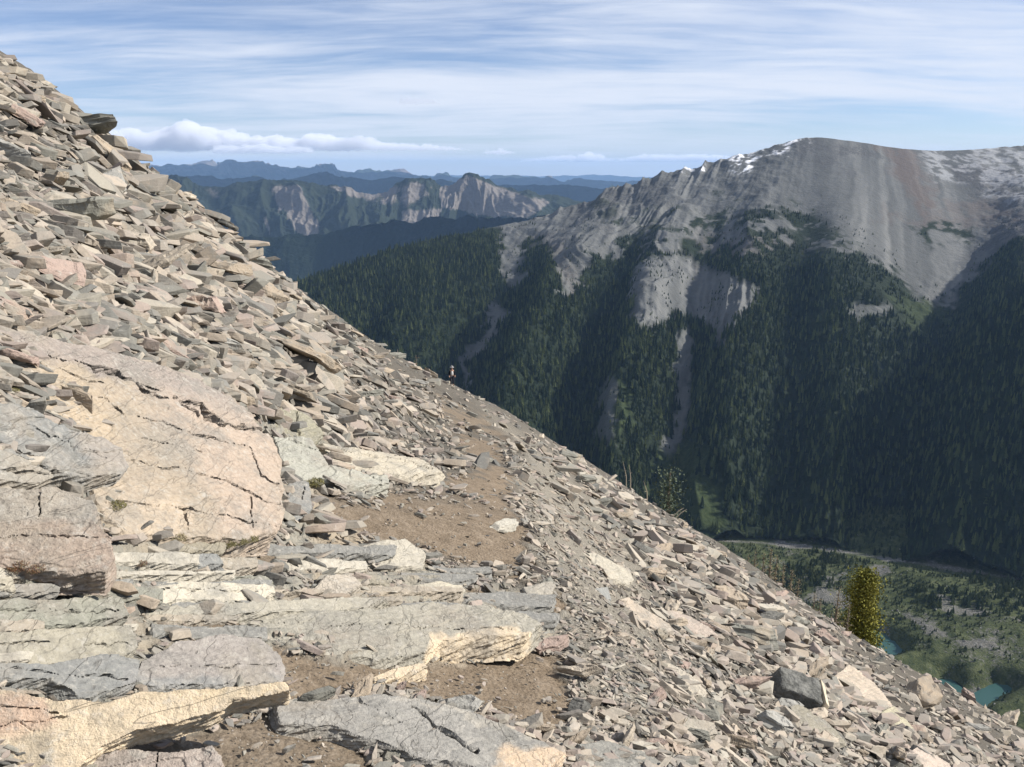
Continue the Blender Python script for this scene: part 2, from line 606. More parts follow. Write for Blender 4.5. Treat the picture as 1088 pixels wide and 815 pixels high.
C3 = [(120, 200, 0), (165, 190, 0), (195, 190, 0), (215, 198, -40), (250, 196, 40), (285, 195, -40), (312, 194, 60), (340, 198, -50), (362, 200, 50), (385, 206, -30),
      (405, 207, 40), (425, 196, -50), (440, 193, 60), (458, 194, 0), (470, 201, -60), (485, 194, 40), (496, 187, 90), (508, 190, 40), (530, 201, -60), (560, 208, 50), (600, 214, -30), (680, 222, 0), (760, 226, 0)]
make_range('mountain_range', 'blue rocky range in the middle distance beyond the forest ridge', C3, 9500, 105, -1100, 700, 260, 120, 620,
           far_mat('range_rock', (0.020, 0.027, 0.018), (0.15, 0.135, 0.12), 0.0035), 2500, rock3, 95)
C3b = [(60, 240, 0), (180, 236, 0), (250, 250, 30), (330, 252, 0), (400, 240, 60), (450, 236, 0), (520, 232, 50), (600, 232, 0), (700, 238, 0)]
make_range('mountain_range', 'dark forested foothills below the rocky middle range', C3b, 7200, 75, -1150, 600, 180, 75, 420,
           far_mat('foothill_forest', (0.018, 0.027, 0.016), (0.13, 0.12, 0.10), 0.005), 1500, lambda U, V, A, ac, tt: np.clip(fbm(U / 40, V / 40, 4, 99) * .5 + .0, 0, 1), 97)
C2 = [(90, 178, 0), (150, 177, 0), (185, 176, 0), (225, 176, 0), (240, 171, 0), (258, 175, 0), (275, 174, 0), (300, 179, 0), (330, 180, 0), (347, 174, 0), (362, 181, 0), (400, 186, 0),
      (448, 184, 0), (470, 187, 0), (520, 189, 0), (600, 192, 0), (700, 194, 0)]
make_range('mountain_range', 'hazy blue far range with a sharp central peak', C2, 27000, 26, -1300, 500, 90, 240, 1800,
           far_mat('far_range_rock', (0.03, 0.042, 0.03), (0.16, 0.14, 0.13), 0.0012), 7000, lambda U, V, A, ac, tt: smooth(205, 172, V) * .6 + fbm(U / 20, V / 20, 4, 101) * .4, 103)
C2b = [(90, 190, 0), (180, 188, 0), (230, 190, 0), (300, 191, 0), (345, 184, 0), (375, 190, 0), (430, 192, 0), (520, 196, 0), (600, 199, 0), (720, 202, 0)]
make_range('mountain_range', 'blue ridge in front of the far range', C2b, 17000, 40, -1250, 400, 90, 150, 1100,
           far_mat('blue_ridge_forest', (0.026, 0.038, 0.024), (0.15, 0.135, 0.12), 0.002), 5000, lambda U, V, A, ac, tt: fbm(U / 20, V / 20, 4, 105) * .5 + .05, 107)
C1 = [(400, 187, 0), (460, 188, 0), (520, 187.5, 0), (560, 186.5, 0), (600, 187.5, 0), (640, 186.5, 0), (680, 188, 0), (740, 188, 0), (900, 188, 0), (1200, 188, 0)]
make_range('hills', 'flat pale blue hills on the far horizon', C1, 52000, 18, -1500, 300, 60, 180, 3500,
           far_mat('horizon_hills_forest', (0.03, 0.042, 0.03), (0.12, 0.11, 0.10), 0.0006), 9000, lambda U, V, A, ac, tt: V * 0, 109)

# ---- valley floor: moraine, forest, river and lakes
gx, gy = np.meshgrid(np.linspace(-1500, 2600, 520), np.linspace(350, 2600, 420), indexing='ij')
gz = np.full(gx.shape, ZB - 6.0)
RIV = [(600, 560), (700, 566), (770, 572), (812, 574), (850, 577), (900, 584), (950, 592), (1000, 599), (1050, 607), (1100, 615), (1250, 640)]


def at_z(u, v, z):
    dx, dz = ray(u, v)
    y = z / dz
    return (dx * y, y, np.full_like(np.asarray(y), z))


RIVW = [tuple(float(k) for k in at_z(u, v, ZB)[:2]) for u, v in RIV]
LK1 = [(930, 672), (942, 677), (952, 684), (957, 690), (950, 698), (932, 702), (918, 696), (922, 682)]
LK2 = [(1000, 722), (1012, 722), (1024, 731), (1032, 738), (1044, 731), (1058, 727), (1072, 730), (1064, 737), (1046, 745), (1040, 760), (1018, 762), (1008, 740)]
LAKEZ = ZB - 16.0
LAKES = [[tuple(float(k) for k in at_z(u, v, LAKEZ)[:2]) for u, v in L] for L in (LK1, LK2)]
hum = ridged(gx / 90, gy / 60, 4, 121) * 7 + fbm(gx / 200, gy / 200, 4, 123) * 12 + fbm(gx / 22, gy / 22, 3, 125) * 2.5
driv = polydist(gx, gy, RIVW, False)
dl = np.full(gx.shape, 1e9)
for L in LAKES:
    d = polydist(gx, gy, L)
    d = np.where(inpoly(gx, gy, L), -d, d)
    dl = np.minimum(dl, d + fbm(gx / 18, gy / 18, 3, 126) * 9)
gz = gz + hum * smooth(15, 70, driv) + 6 * smooth(10, 90, driv)
gz = gz * 1.0 - (gz - (LAKEZ - 3)) * (1 - smooth(-4, 26, dl))
rubble = softpoly(gx, gy, [tuple(float(k) for k in at_z(u, v, ZB)[:2]) for u, v in [(965, 660), (1010, 640), (1100, 650), (1200, 700), (1150, 760), (1040, 735), (980, 700)]], 60) * .30
rubble = np.maximum(rubble, softpoly(gx, gy, [tuple(float(k) for k in at_z(u, v, ZB)[:2]) for u, v in [(860, 612), (895, 606), (920, 640), (900, 650), (868, 640)]], 30) * .4)
rubble = np.maximum(rubble, softpoly(gx, gy, [tuple(float(k) for k in at_z(u, v, ZB)[:2]) for u, v in [(925, 598), (940, 600), (950, 612), (930, 610)]], 14) * .5)
rub_n = fbm(gx / 35, gy / 35, 4, 127)
rubble = np.clip(rubble + rub_n * .5 * smooth(0, .3, rubble + .1) + .30 * smooth(.1, .5, rub_n), 0, 1)
river = 1 - smooth(2, 9, driv + fbm(gx / 40, gy / 40, 4, 129) * 22 + fbm(gx / 12, gy / 12, 3, 130) * 6)
river = np.maximum(river, .6 * (1 - smooth(0, 8, driv)))
AV = np.stack([gx, gy, gz], -1)
m, t = mat_new('valley_ground')
g = t.n('ShaderNodeNewGeometry').outputs['Position']
nz = t.noise(g, 0.06, 6, 0.65)
nz2 = t.noise(g, 0.35, 4, 0.6)
veg = t.ramp(t.math('ADD', t.math('MULTIPLY', nz, .7), t.math('MULTIPLY', nz2, .3)),
             [(0.35, (0.020, 0.030, 0.014)), (0.52, (0.055, 0.066, 0.028)), (0.68, (0.11, 0.12, 0.06))])
deb = t.ramp(nz2, [(0.3, (0.07, 0.07, 0.06)), (0.55, (0.13, 0.125, 0.11)), (0.75, (0.26, 0.25, 0.23))])
c = t.mix(t.maprange(t.math('ADD', t.attr('rubble'), t.math('MULTIPLY', t.math('SUBTRACT', t.noise(g, .16, 6, .75), .5), 1.8)), .25, .6), veg, deb)
c = t.mix(t.attr('river'), c, t.mix(t.maprange(nz2, .5, .7), (0.13, 0.125, 0.115), (0.32, 0.31, 0.29)))
finish(m, t, c, 0.95, t.math('ADD', nz, nz2), 1.0, 2.5, 0.1)
n = gx.size
me = mesh_np('valley_floor', AV.reshape(n, 3), gridfaces(*gx.shape), m, {'rubble': rubble.ravel(), 'river': river.ravel()}, True)
tag(link('valley_floor', me), 'green moraine valley floor with a gravel river bed', kind='structure')
# the ground under everything, out to the horizon
m, t = mat_new('lowland')
g = t.n('ShaderNodeNewGeometry').outputs['Position']
finish(m, t, t.mix(t.noise(g, 0.002, 6), (0.02, 0.032, 0.014), (0.045, 0.06, 0.025)), 0.95)
B = 65000
me = mesh_np('lowland', [(-B, -B, -1160), (B, -B, -1160), (B, B, -1160), (-B, B, -1160)], [(0, 1, 2, 3)], m)
tag(link('lowland', me), 'dark forested lowland', kind='structure')
# lakes
m, t = mat_new('lake_water')
g = t.n('ShaderNodeNewGeometry').outputs['Position']
finish(m, t, t.mix(t.noise(g, 0.03, 3), (0.026, 0.066, 0.060), (0.036, 0.085, 0.074)), 0.35, t.noise(g, 0.8, 3), 0.1, 0.3, 0.3)
for L, lab in zip(LAKES, ('small turquoise lake directly behind the golden green tree', 'turquoise lake with two arms in the lower right corner')):
    cx, cy = np.mean(L, axis=0)
    vs = [(cx, cy, LAKEZ)] + [((x - cx) * 1.35 + cx, (y - cy) * 1.35 + cy, LAKEZ) for x, y in L]
    k = len(L)
    me = mesh_np('lake', vs, [(0, 1 + i, 1 + (i + 1) % k) for i in range(k)], m)
    tag(link('lake', me), lab, 'lake', kind='structure')

# ---- forest: low-poly conifers instanced on the slopes
def conifer_mesh(name, mat, tiers, seed, nb=7, wid=0.17):
    r = random.Random(seed)
    bm = bmesh.new()
    for k in range(tiers):
        z = 0.04 + 0.9 * k / tiers
        rad = wid * (1 - (k / tiers) ** 1.1) * r.uniform(.8, 1.15) + .012
        h = 1.5 / tiers + .05
        a0 = r.random() * 6
        top = bm.verts.new((r.uniform(-.01, .01), r.uniform(-.01, .01), min(z + h, 1.0)))
        ring = []
        for i in range(nb * 2):
            a = a0 + i * math.pi / nb
            q = rad * (r.uniform(.85, 1.2) if i % 2 == 0 else r.uniform(.4, .6))
            ring.append(bm.verts.new((q * math.cos(a), q * math.sin(a), z - (0.03 if i % 2 == 0 else 0) + r.uniform(-.012, .012))))
        for i in range(nb * 2):
            bm.faces.new((top, ring[i], ring[(i + 1) % (nb * 2)]))
    me = bpy.data.meshes.new(name)
    bm.to_mesh(me)
    bm.free()
    me.materials.append(mat)
    return me


def conifer_mat(name, a, b, c):
    m, t = mat_new(name)
    oi = t.n('ShaderNodeObjectInfo').outputs['Random']
    col = t.ramp(oi, [(0.0, a), (0.55, b), (1.0, c)])
    return finish(m, t, col, 0.9, spec=0.1)


MAT_TREE = conifer_mat('conifer_needles', (0.010, 0.019, 0.014), (0.027, 0.042, 0.021), (0.090, 0.108, 0.042))


def protos(name, meshes):
    c = bpy.data.collections.new(name)
    for i, me in enumerate(meshes):
        c.objects.link(bpy.data.objects.new(name + '_shape', me))
    return c


def scatter(name, pts, rot, scl, idx, coll, label, cat=None):
    n = len(pts)
    me = bpy.data.meshes.new(name)
    me.vertices.add(n)
    me.vertices.foreach_set('co', np.asarray(pts, np.float32).ravel())
    for an, av, ty in (('rot', rot, 'FLOAT_VECTOR'), ('scl', scl, 'FLOAT_VECTOR')):
        at = me.attributes.new(an, ty, 'POINT')
        at.data.foreach_set('vector', np.asarray(av, np.float32).ravel())
    at = me.attributes.new('idx', 'INT', 'POINT')
    at.data.foreach_set('value', np.asarray(idx, np.int32))
    o = link(name, me)
    gt = bpy.data.node_groups.new(name, 'GeometryNodeTree')
    gt.interface.new_socket('Geometry', in_out='INPUT', socket_type='NodeSocketGeometry')
    gt.interface.new_socket('Geometry', in_out='OUTPUT', socket_type='NodeSocketGeometry')
    N, L = gt.nodes, gt.links
    gi, go = N.new('NodeGroupInput'), N.new('NodeGroupOutput')
    ip = N.new('GeometryNodeInstanceOnPoints')
    ci = N.new('GeometryNodeCollectionInfo')
    ci.inputs['Collection'].default_value = coll
    ci.inputs['Separate Children'].default_value = True
    ci.inputs['Reset Children'].default_value = True

    def named(nm, ty):
        a = N.new('GeometryNodeInputNamedAttribute')
        a.data_type = ty
        a.inputs['Name'].default_value = nm
        return a.outputs['Attribute']
    L.new(gi.outputs[0], ip.inputs['Points'])
    L.new(ci.outputs[0], ip.inputs['Instance'])
    ip.inputs['Pick Instance'].default_value = True
    L.new(named('idx', 'INT'), ip.inputs['Instance Index'])
    e2r = N.new('FunctionNodeEulerToRotation')
    L.new(named('rot', 'FLOAT_VECTOR'), e2r.inputs[0])
    L.new(e2r.outputs[0], ip.inputs['Rotation'])
    L.new(named('scl', 'FLOAT_VECTOR'), ip.inputs['Scale'])
    L.new(ip.outputs[0], go.inputs[0])
    md = o.modifiers.new('scatter', 'NODES')
    md.node_group = gt
    return tag(o, label, cat, kind='stuff')


TREES = protos('conifer', [conifer_mesh('conifer', MAT_TREE, 7, s, 6, wd) for s, wd in ((1, .15), (2, .17), (3, .13), (4, .2), (5, .16))])


def grid_points(A, prob, spacing, umin=-60, umax=1150, vmin=0, vmax=830):
    """random points on the grid surface A, one candidate per spacing^2, kept with probability prob"""
    e1 = np.linalg.norm(A[1:, :-1] - A[:-1, :-1], axis=-1)
    e2 = np.linalg.norm(A[:-1, 1:] - A[:-1, :-1], axis=-1)
    U, V = proj(A[:-1, :-1, 0], A[:-1, :-1, 1], A[:-1, :-1, 2])
    keep = (U > umin) & (U < umax) & (V > vmin) & (V < vmax)
    lam = e1 * e2 / spacing ** 2 * prob[:-1, :-1] * keep
    cnt = rs.poisson(lam)
    ii, jj = np.nonzero(cnt)
    ii, jj = np.repeat(ii, cnt[ii, jj]), np.repeat(jj, cnt[np.nonzero(cnt)])
    a, b = rs.random_sample(len(ii))[:, None], rs.random_sample(len(ii))[:, None]
    P = A[ii, jj] * (1 - a) * (1 - b) + A[ii + 1, jj] * a * (1 - b) + A[ii, jj + 1] * (1 - a) * b + A[ii + 1, jj + 1] * a * b
    return P, ii, jj


def sil_v(u):
    return np.interp(u, [p[0] for p in SIL], [p[1] for p in SIL])


SIL = [(-300, -150), (-150, -55), (0, 58), (20, 74), (50, 92), (80, 115), (105, 140), (150, 178), (200, 216), (250, 252), (300, 298), (350, 335), (400, 369), (440, 391), (480, 408), (520, 430),
       (560, 454), (620, 491), (680, 529), (740, 563), (800, 601), (850, 638), (900, 671), (950, 701), (1000, 728), (1050, 752), (1088, 774), (1200, 845), (1500, 1030)]

# density on the big mountain
ttg = np.repeat(tt1[None], len(ac1), 0)
dens = (1 - smooth(.25, .6, scree)) * (1 - .93 * smooth(.2, .6, meadow)) * (ttg > 0.0)
dens = dens * smooth(-.55, .05, fbm(A1[..., 0] / 130, A1[..., 1] / 130, 4, 131) + (V1 - treeline - 15) / 90)
hidden = V1 > sil_v(U1) + 25
dens = dens * (~hidden)
P, ii, jj = grid_points(A1, dens, 11.0)
print('TREES M1', len(P))
hh = rs.uniform(13, 30, len(P)) * (0.55 + .45 * smooth(0, 60, V1[ii, jj] - treeline[ii, jj])) * rs.uniform(.7, 1.15, len(P))
P[:, 2] -= .5
scl = np.stack([hh * rs.uniform(.85, 1.3, len(P))] * 2 + [hh], 1)
rot = np.stack([rs.normal(0, .03, len(P)), rs.normal(0, .03, len(P)), rs.uniform(0, 6.28, len(P))], 1)
scatter('mountain_forest', P, rot, scl, rs.randint(0, 5, len(P)), TREES, 'dark conifer forest on the mountain slopes')
# small dwarf trees climbing into the scree
dens2 = .45 * smooth(.1, .5, scree) * (1 - smooth(12, 40, treeline - V1)) * (ttg > 0) * smooth(.05, .3, wn2 + wn * .6) * (~hidden) * (1 - snow)
P, ii, jj = grid_points(A1, dens2, 13)
hh = rs.uniform(4, 11, len(P))
scatter('treeline_conifers', P, np.stack([0 * hh, 0 * hh, rs.uniform(0, 6, len(P))], 1), np.stack([hh * 1.5, hh * 1.5, hh], 1), rs.randint(0, 5, len(P)), TREES,
        'scattered dwarf conifers along the tree line of the mountain')
# valley floor trees
UV, VV = proj(gx, gy, gz)
dv = (1 - smooth(.25, .7, rubble)) * smooth(14, 24, driv) * smooth(3, 10, dl) * smooth(-.5, .3, fbm(gx / 60, gy / 60, 4, 133) + .55 - .8 * smooth(630, 720, VV))
dv = dv * (VV < sil_v(UV) + 0 + 400) * (VV > 540) * (UV > 700)
P, ii, jj = grid_points(AV, dv, 8.0, 700, 1150, 540, 830)
print('TREES VALLEY', len(P))
big = smooth(-.2, .3, fbm(P[:, 0] / 110, P[:, 1] / 110, 3, 135)) * (1 - .6 * smooth(620, 700, VV[ii, jj]))
hh = rs.uniform(3, 7, len(P)) + big * rs.uniform(2, 12, len(P))
scl = np.stack([hh * rs.uniform(1.1, 1.8, len(P)) + 1] * 2 + [hh], 1)
MAT_TREE2 = conifer_mat('valley_conifer_needles', (0.018, 0.030, 0.014), (0.045, 0.060, 0.024), (0.095, 0.108, 0.045))
TREES2 = protos('valley_conifer', [conifer_mesh('valley_conifer', MAT_TREE2, 6, s, 6, wd) for s, wd in ((11, .17), (12, .2), (13, .15), (14, .24))])
scatter('valley_forest', P, np.stack([0 * hh, 0 * hh, rs.uniform(0, 6, len(P))], 1), scl, rs.randint(0, 4, len(P)), TREES2, 'small conifers and shrubs covering the valley floor')
# boulders of the moraine
P, ii, jj = grid_points(AV, (rubble * .9 + river * .6 + .03) * (dl > 2), 9.0, 700, 1150, 540, 830)
bs = rs.uniform(.6, 2.6, len(P)) * (1 + 1.2 * (rs.random_sample(len(P)) < .06))
m, t = mat_new('moraine_boulder')
finish(m, t, t.ramp(t.n('ShaderNodeObjectInfo').outputs['Random'], [(0, (.09, .088, .08)), (.7, (.17, .16, .15)), (1, (.34, .33, .31))]), 0.9)
bm = bmesh.new()
bmesh.ops.create_icosphere(bm, subdivisions=1, radius=.6)
for v_ in bm.verts:
    v_.co *= random.uniform(.7, 1.2)
bme = bpy.data.meshes.new('moraine_boulder')
bm.to_mesh(bme)
bm.free()
bme.materials.append(m)
scatter('moraine_rubble', P, rs.uniform(0, 6, (len(P), 3)), np.stack([bs * 1.4, bs, bs * .8], 1), rs.randint(0, 1, len(P)), protos('moraine_boulder', [bme]), 'pale rubble scattered over the valley floor')

# ------------------------------------------------------------------ the air
hm = bpy.data.materials.new('haze')
hm.use_nodes = True
ht = NT(hm.node_tree)
pv = ht.n('ShaderNodeVolumePrincipled', {'Color': (0.38, 0.60, 0.96, 1.0), 'Density': 1.9e-5, 'Anisotropy': 0.0})
ht.n('ShaderNodeOutputMaterial', {'Volume': pv.outputs[0]})
HB, HT, HW = -1162.0, 625.0, 64000.0
hv = [(x, y, z) for z in (HB, HT) for x, y in ((-HW, -HW), (HW, -HW), (HW, HW), (-HW, HW))]
me = mesh_np('haze', hv, [(0, 3, 2, 1), (4, 5, 6, 7), (0, 1, 5, 4), (1, 2, 6, 5), (2, 3, 7, 6), (3, 0, 4, 7)], hm)
tag(link('haze', me), 'thin blue air haze over the far ranges', kind='stuff')

# ------------------------------------------------------------------ low clouds over the far ranges
cm = bpy.data.materials.new('cloud_vapour')
cm.use_nodes = True
ct = NT(cm.node_tree)
pv = ct.n('ShaderNodeVolumePrincipled', {'Color': (0.93, 0.94, 0.975, 1.0), 'Density': 0.0014, 'Anisotropy': 0.2})
ct.n('ShaderNodeOutputMaterial', {'Volume': pv.outputs[0]})


def cloud(label, prof, base, Y, seed, cm=cm):
    r = random.Random(seed)
    pm = Y / F
    bm = bmesh.new()
    u = prof[0][0]
    while u < prof[-1][0]:
        top = np.interp(u, [p[0] for p in prof], [p[1] for p in prof])
        H = max(1.5, (base - top))
        H *= r.uniform(.7, 1.12)
        for k in range(4):
            rad = H * r.uniform(.20, .42)
            vv = base - rad * .75 - (H - 1.7 * rad) * r.random() ** 1.3
            dx, dz = ray(u + r.uniform(-3, 3), vv)
            yy = Y + r.uniform(-14, 14) * pm
            mt_ = Matrix.Translation((float(dx) * yy, yy, float(dz) * yy)) @ Matrix.Diagonal((rad * pm * r.uniform(1.0, 1.7), rad * pm * 1.4, rad * pm * .85, 1))
            bmesh.ops.create_icosphere(bm, subdivisions=2, radius=1, matrix=mt_)
        u += max(1.0, H * .13)
    me = bpy.data.meshes.new('cloud')
    bm.to_mesh(me)
    bm.free()
    o = bpy.data.objects.new('cloud', me)
    COL.objects.link(o)
    rm = o.modifiers.new('r', 'REMESH')
    rm.mode = 'VOXEL'
    rm.voxel_size = pm * .6
    m2_ = bpy.data.meshes.new_from_object(o.evaluated_get(bpy.context.evaluated_depsgraph_get()))
    bpy.data.objects.remove(o)
    n_ = len(m2_.vertices)
    co = np.empty(n_ * 3, np.float32)
    m2_.vertices.foreach_get('co', co)
    co = co.reshape(-1, 3).astype(float)
    q = co / pm
    for sc_k, am in ((5.0, 1.9), (2.2, 1.3)):
        co[:, 0] += fbm(q[:, 2] / sc_k + seed, q[:, 0] / sc_k + q[:, 1] / sc_k, 2, 401) * am * pm
        co[:, 2] += fbm(q[:, 0] / sc_k + seed, q[:, 2] / sc_k + q[:, 1] / sc_k, 2, 403) * am * pm * .8
    m2_.vertices.foreach_set('co', co.astype(np.float32).ravel())
    m2_.materials.clear()
    m2_.materials.append(cm)
    o = link('cloud', m2_)
    return tag(o, label, 'cloud', kind='stuff')


CY = 72000
cloud('long low row of white cumulus over the left horizon', [(112, 138), (122, 133), (140, 137), (160, 139), (178, 137), (186, 129), (204, 126), (216, 131), (228, 139), (240, 136), (252, 141), (275, 143), (300, 142), (318, 146), (335, 141), (352, 141), (372, 144), (392, 143), (402, 149), (420, 152), (450, 152), (470, 155), (502, 158)], 160, CY, 3)
cloud('small ragged cloud hanging below the long row', [(228, 155), (250, 152), (290, 153), (330, 156)], 163, CY - 3000, 5)
cm2 = cm.copy()
cm2.name = 'thin_vapour'
for nd in cm2.node_tree.nodes:
    if nd.type == 'PRINCIPLED_VOLUME':
        nd.inputs['Density'].default_value = 0.00035
        nd.inputs['Color'].default_value = (.75, .78, .85, 1)
cloud('small faint cloud wisp alone in the middle of the sky', [(427, 103), (432, 99), (440, 103), (452, 104), (468, 107)], 111, CY, 7, cm2)
cloud('tiny flat cloud right of the long row', [(517, 160), (530, 158), (545, 161)], 164, CY, 9)
cloud('thin flat cloud over the horizon left of the snowy summit', [(556, 168), (585, 166), (600, 164), (612, 166), (622, 161), (634, 162), (640, 167), (655, 168)], 172, CY, 11)
cloud('thin flat cloud bank just left of the snowy summit', [(656, 168), (675, 165), (690, 162), (720, 164), (745, 163), (775, 165)], 172, CY + 2000, 13)

# ------------------------------------------------------------------ near slope: the shape of the ground
SD, SZ = [], []
for u, v in SIL:
    a, b = ray(u, v)
    SD.append(float(a))
    SZ.append(float(-b))
SD, SZ = np.array(SD), np.array(SZ)


def brk(q):
    return np.interp(q, [-.75, -.35, -.07, .15, .35, .65], [34, 60, 88, 80, 62, 48])


S_GRID = np.linspace(SD[0], SD[-1], 400)
_s = np.interp(S_GRID, SD, SZ) - 1.62 / (brk(S_GRID) * .93)
_k = np.ones(15) / 15
S_VAL = np.convolve(np.pad(_s, 7, mode='edge'), _k, 'valid')
S_VAL[:8], S_VAL[-8:] = _s[:8], _s[-8:]
A0 = float(np.interp(-.0727, S_GRID, S_VAL))
ML = (A0 - float(np.interp(-.62, S_GRID, S_VAL))) / .5473
MR = (float(np.interp(.62, S_GRID, S_VAL)) - A0) / .6927
print('slope fit', A0, ML, MR)

TRAIL_PX = [(500, 1100), (470, 900), (458, 800), (462, 745), (478, 700), (500, 655), (470, 600), (448, 560), (455, 530), (480, 505), (515, 486), (518, 468), (500, 450), (482, 436), (478, 424), (484, 415)]


def plane_pt(u, v, c=1.6):
    dx, dz = ray(u, v)
    s = A0 + np.where(dx < -.0727, ML, MR) * (dx + .0727)
    y = c / (-dz - s)
    return (float(dx * y), float(y))


TRAIL = []
for u, v in TRAIL_PX[2:]:
    p = plane_pt(u, v)
    if 0 < p[1] < 85:
        TRAIL.append(p)
TRAIL = [(-.1, -6.0), (-.2, 0.0)] + TRAIL
print('TRAIL', [(round(a, 1), round(b, 1)) for a, b in TRAIL])


def trail_off(x, y):
    """distance to the trail centre line and side (+ right)"""
    best = np.full(np.shape(x), 1e9)
    off = np.zeros(np.shape(x))
    for (x1, y1), (x2, y2) in zip(TRAIL[:-1], TRAIL[1:]):
        dx, dy = x2 - x1, y2 - y1
        L2 = dx * dx + dy * dy
        t = np.clip(((x - x1) * dx + (y - y1) * dy) / L2, 0, 1)
        ex, ey = x - x1 - t * dx, y - y1 - t * dy
        d = np.hypot(ex, ey)
        s = np.sign(dy * ex - dx * ey)
        off = np.where(d < best, s * d, off)
        best = np.minimum(best, d)
    return off


def ground0(x, y):
    x, y = np.asarray(x, float), np.asarray(y, float)
    r = np.hypot(x, y)
    yy = np.maximum(y, .3)
    q = np.clip(x / yy, S_GRID[0], S_GRID[-1])
    wv = x + .0727 * y
    sm = 1.0
    lin = A0 * y + MR * wv - (MR - ML) * (wv - sm * np.log1p(np.exp(np.clip(wv / sm, -50, 50))))
    lin = lin - (MR - ML) * 0  # MR on the right, ML on the left
    conv = np.interp(q, S_GRID, S_VAL) * yy
    a = smooth(9, 24, r) * smooth(2, 8, y)
    z = -1.6 - (lin * (1 - a) + conv * a)
    s = np.maximum(r - brk(q), 0)
    z = z - .95 * s * s / (s + 14)
    off = trail_off(x, y)
    wd = 1.0 + .0 * y
    bench = .55 * .66 * np.sign(off) * np.minimum(np.abs(off), 1.05) * np.exp(-(off / 1.9) ** 4)
    z = z + bench * (1 - smooth(18, 34, r))
    return z


def ground(x, y, micro=True):
    z = ground0(x, y)
    if micro:
        r = np.hypot(x, y)
        off = trail_off(x, y)
        rough = smooth(.7, 1.5, np.abs(off + .25))
        rough = np.maximum(rough, smooth(26, 34, r))
        z = z + fbm(x / 1.1, y / 1.1, 4, 201) * (.03 + .13 * rough) + fbm(x / 7, y / 7, 3, 203) * .45 * rough * smooth(6, 18, r)
        z = z + ridged(x / 2.4, y / 3.2, 4, 207) * .22 * rough * smooth(5, 13, r) * smooth(1.5, -1.5, x + .1 * y)
        z = z + fbm(x / .12, y / .12, 3, 205) * .012 * (1 - smooth(5, 14, r))
    return z


def hit(u, v, tmax=170.0, micro=False):
    """first point of the near ground met by each picture ray; nan when it misses"""
    dx, dz = ray(u, v)
    dx, dz = np.atleast_1d(dx), np.atleast_1d(dz)
    lo = np.full(dx.shape, .8)
    hi = np.full(dx.shape, np.nan)
    alive = np.ones(dx.shape, bool)
    ts = np.geomspace(.8, tmax, 150)
    for a, b in zip(ts[:-1], ts[1:]):
        f = dz * b - ground(dx * b, np.full(dx.shape, b), micro)
        h = alive & (f < 0)
        lo[h], hi[h] = a, b
        alive &= ~h
        if not alive.any():
            break
    for _ in range(16):
        mid = (lo + hi) / 2
        f = dz * mid - ground(dx * mid, mid, micro)
        below = f < 0
        hi = np.where(below, mid, hi)
        lo = np.where(below, lo, mid)
    return np.stack([dx * hi, hi, dz * hi], -1)


def gnormal(x, y, e=.6):
    zx = (ground0(x + e, y) - ground0(x - e, y)) / (2 * e)
    zy = (ground0(x, y + e) - ground0(x, y - e)) / (2 * e)
    n = np.stack([-zx, -zy, np.ones_like(zx)], -1)
    return n / np.linalg.norm(n, axis=-1, keepdims=True)


# regions of the near ground, traced on the picture and carried onto the ground
DIRT = [
    ([(345, 512), (330, 530), (345, 556), (380, 566), (420, 575), (470, 590), (510, 604), (560, 612), (570, 590), (556, 560), (540, 530), (548, 505), (535, 485), (545, 470), (510, 458), (485, 460), (490, 480), (505, 500), (470, 512), (420, 518), (390, 520)], 6, 1.0),
    ([(470, 424), (505, 432), (515, 445), (545, 470), (520, 470), (490, 455), (470, 440)], 4, .8),
    ([(300, 690), (330, 700), (450, 700), (560, 690), (600, 700), (610, 740), (600, 765), (570, 768), (540, 760), (480, 745), (420, 738), (350, 742), (300, 740)], 6, 1.0),
    ([(500, 632), (560, 628), (610, 635), (590, 655), (540, 650)], 5, 1.0),
    ([(205, 655), (270, 645), (300, 660), (260, 675), (200, 672)], 6, .8),
    ([(130, 785), (200, 772), (300, 750), (380, 790), (400, 815), (400, 900), (100, 900)], 8, .8),
    ([(190, 592), (300, 590), (320, 600), (250, 606), (200, 604)], 4, .8),
]
BED = [
    [(296, 430), (345, 470), (420, 490), (420, 520), (345, 515), (330, 560), (440, 570), (450, 600), (500, 615), (620, 640), (600, 690), (450, 705), (320, 700), (310, 740), (100, 830), (-200, 900), (-200, 480), (100, 500)],
]
BED_OLD = [  # bedrock, little loose rock on it
    [(-200, 330), (60, 350), (190, 385), (260, 410), (300, 440), (345, 470), (420, 490), (420, 520), (345, 515), (330, 560), (440, 570), (450, 600), (500, 615), (620, 640), (600, 690), (450, 705), (320, 700), (310, 740), (100, 830), (-200, 900)],
]
GRAVEL = [(520, 440), (545, 470), (550, 510), (560, 560), (575, 600), (600, 640), (610, 700), (625, 800), (700, 800), (700, 700), (690, 620), (670, 570), (620, 520), (570, 470)]

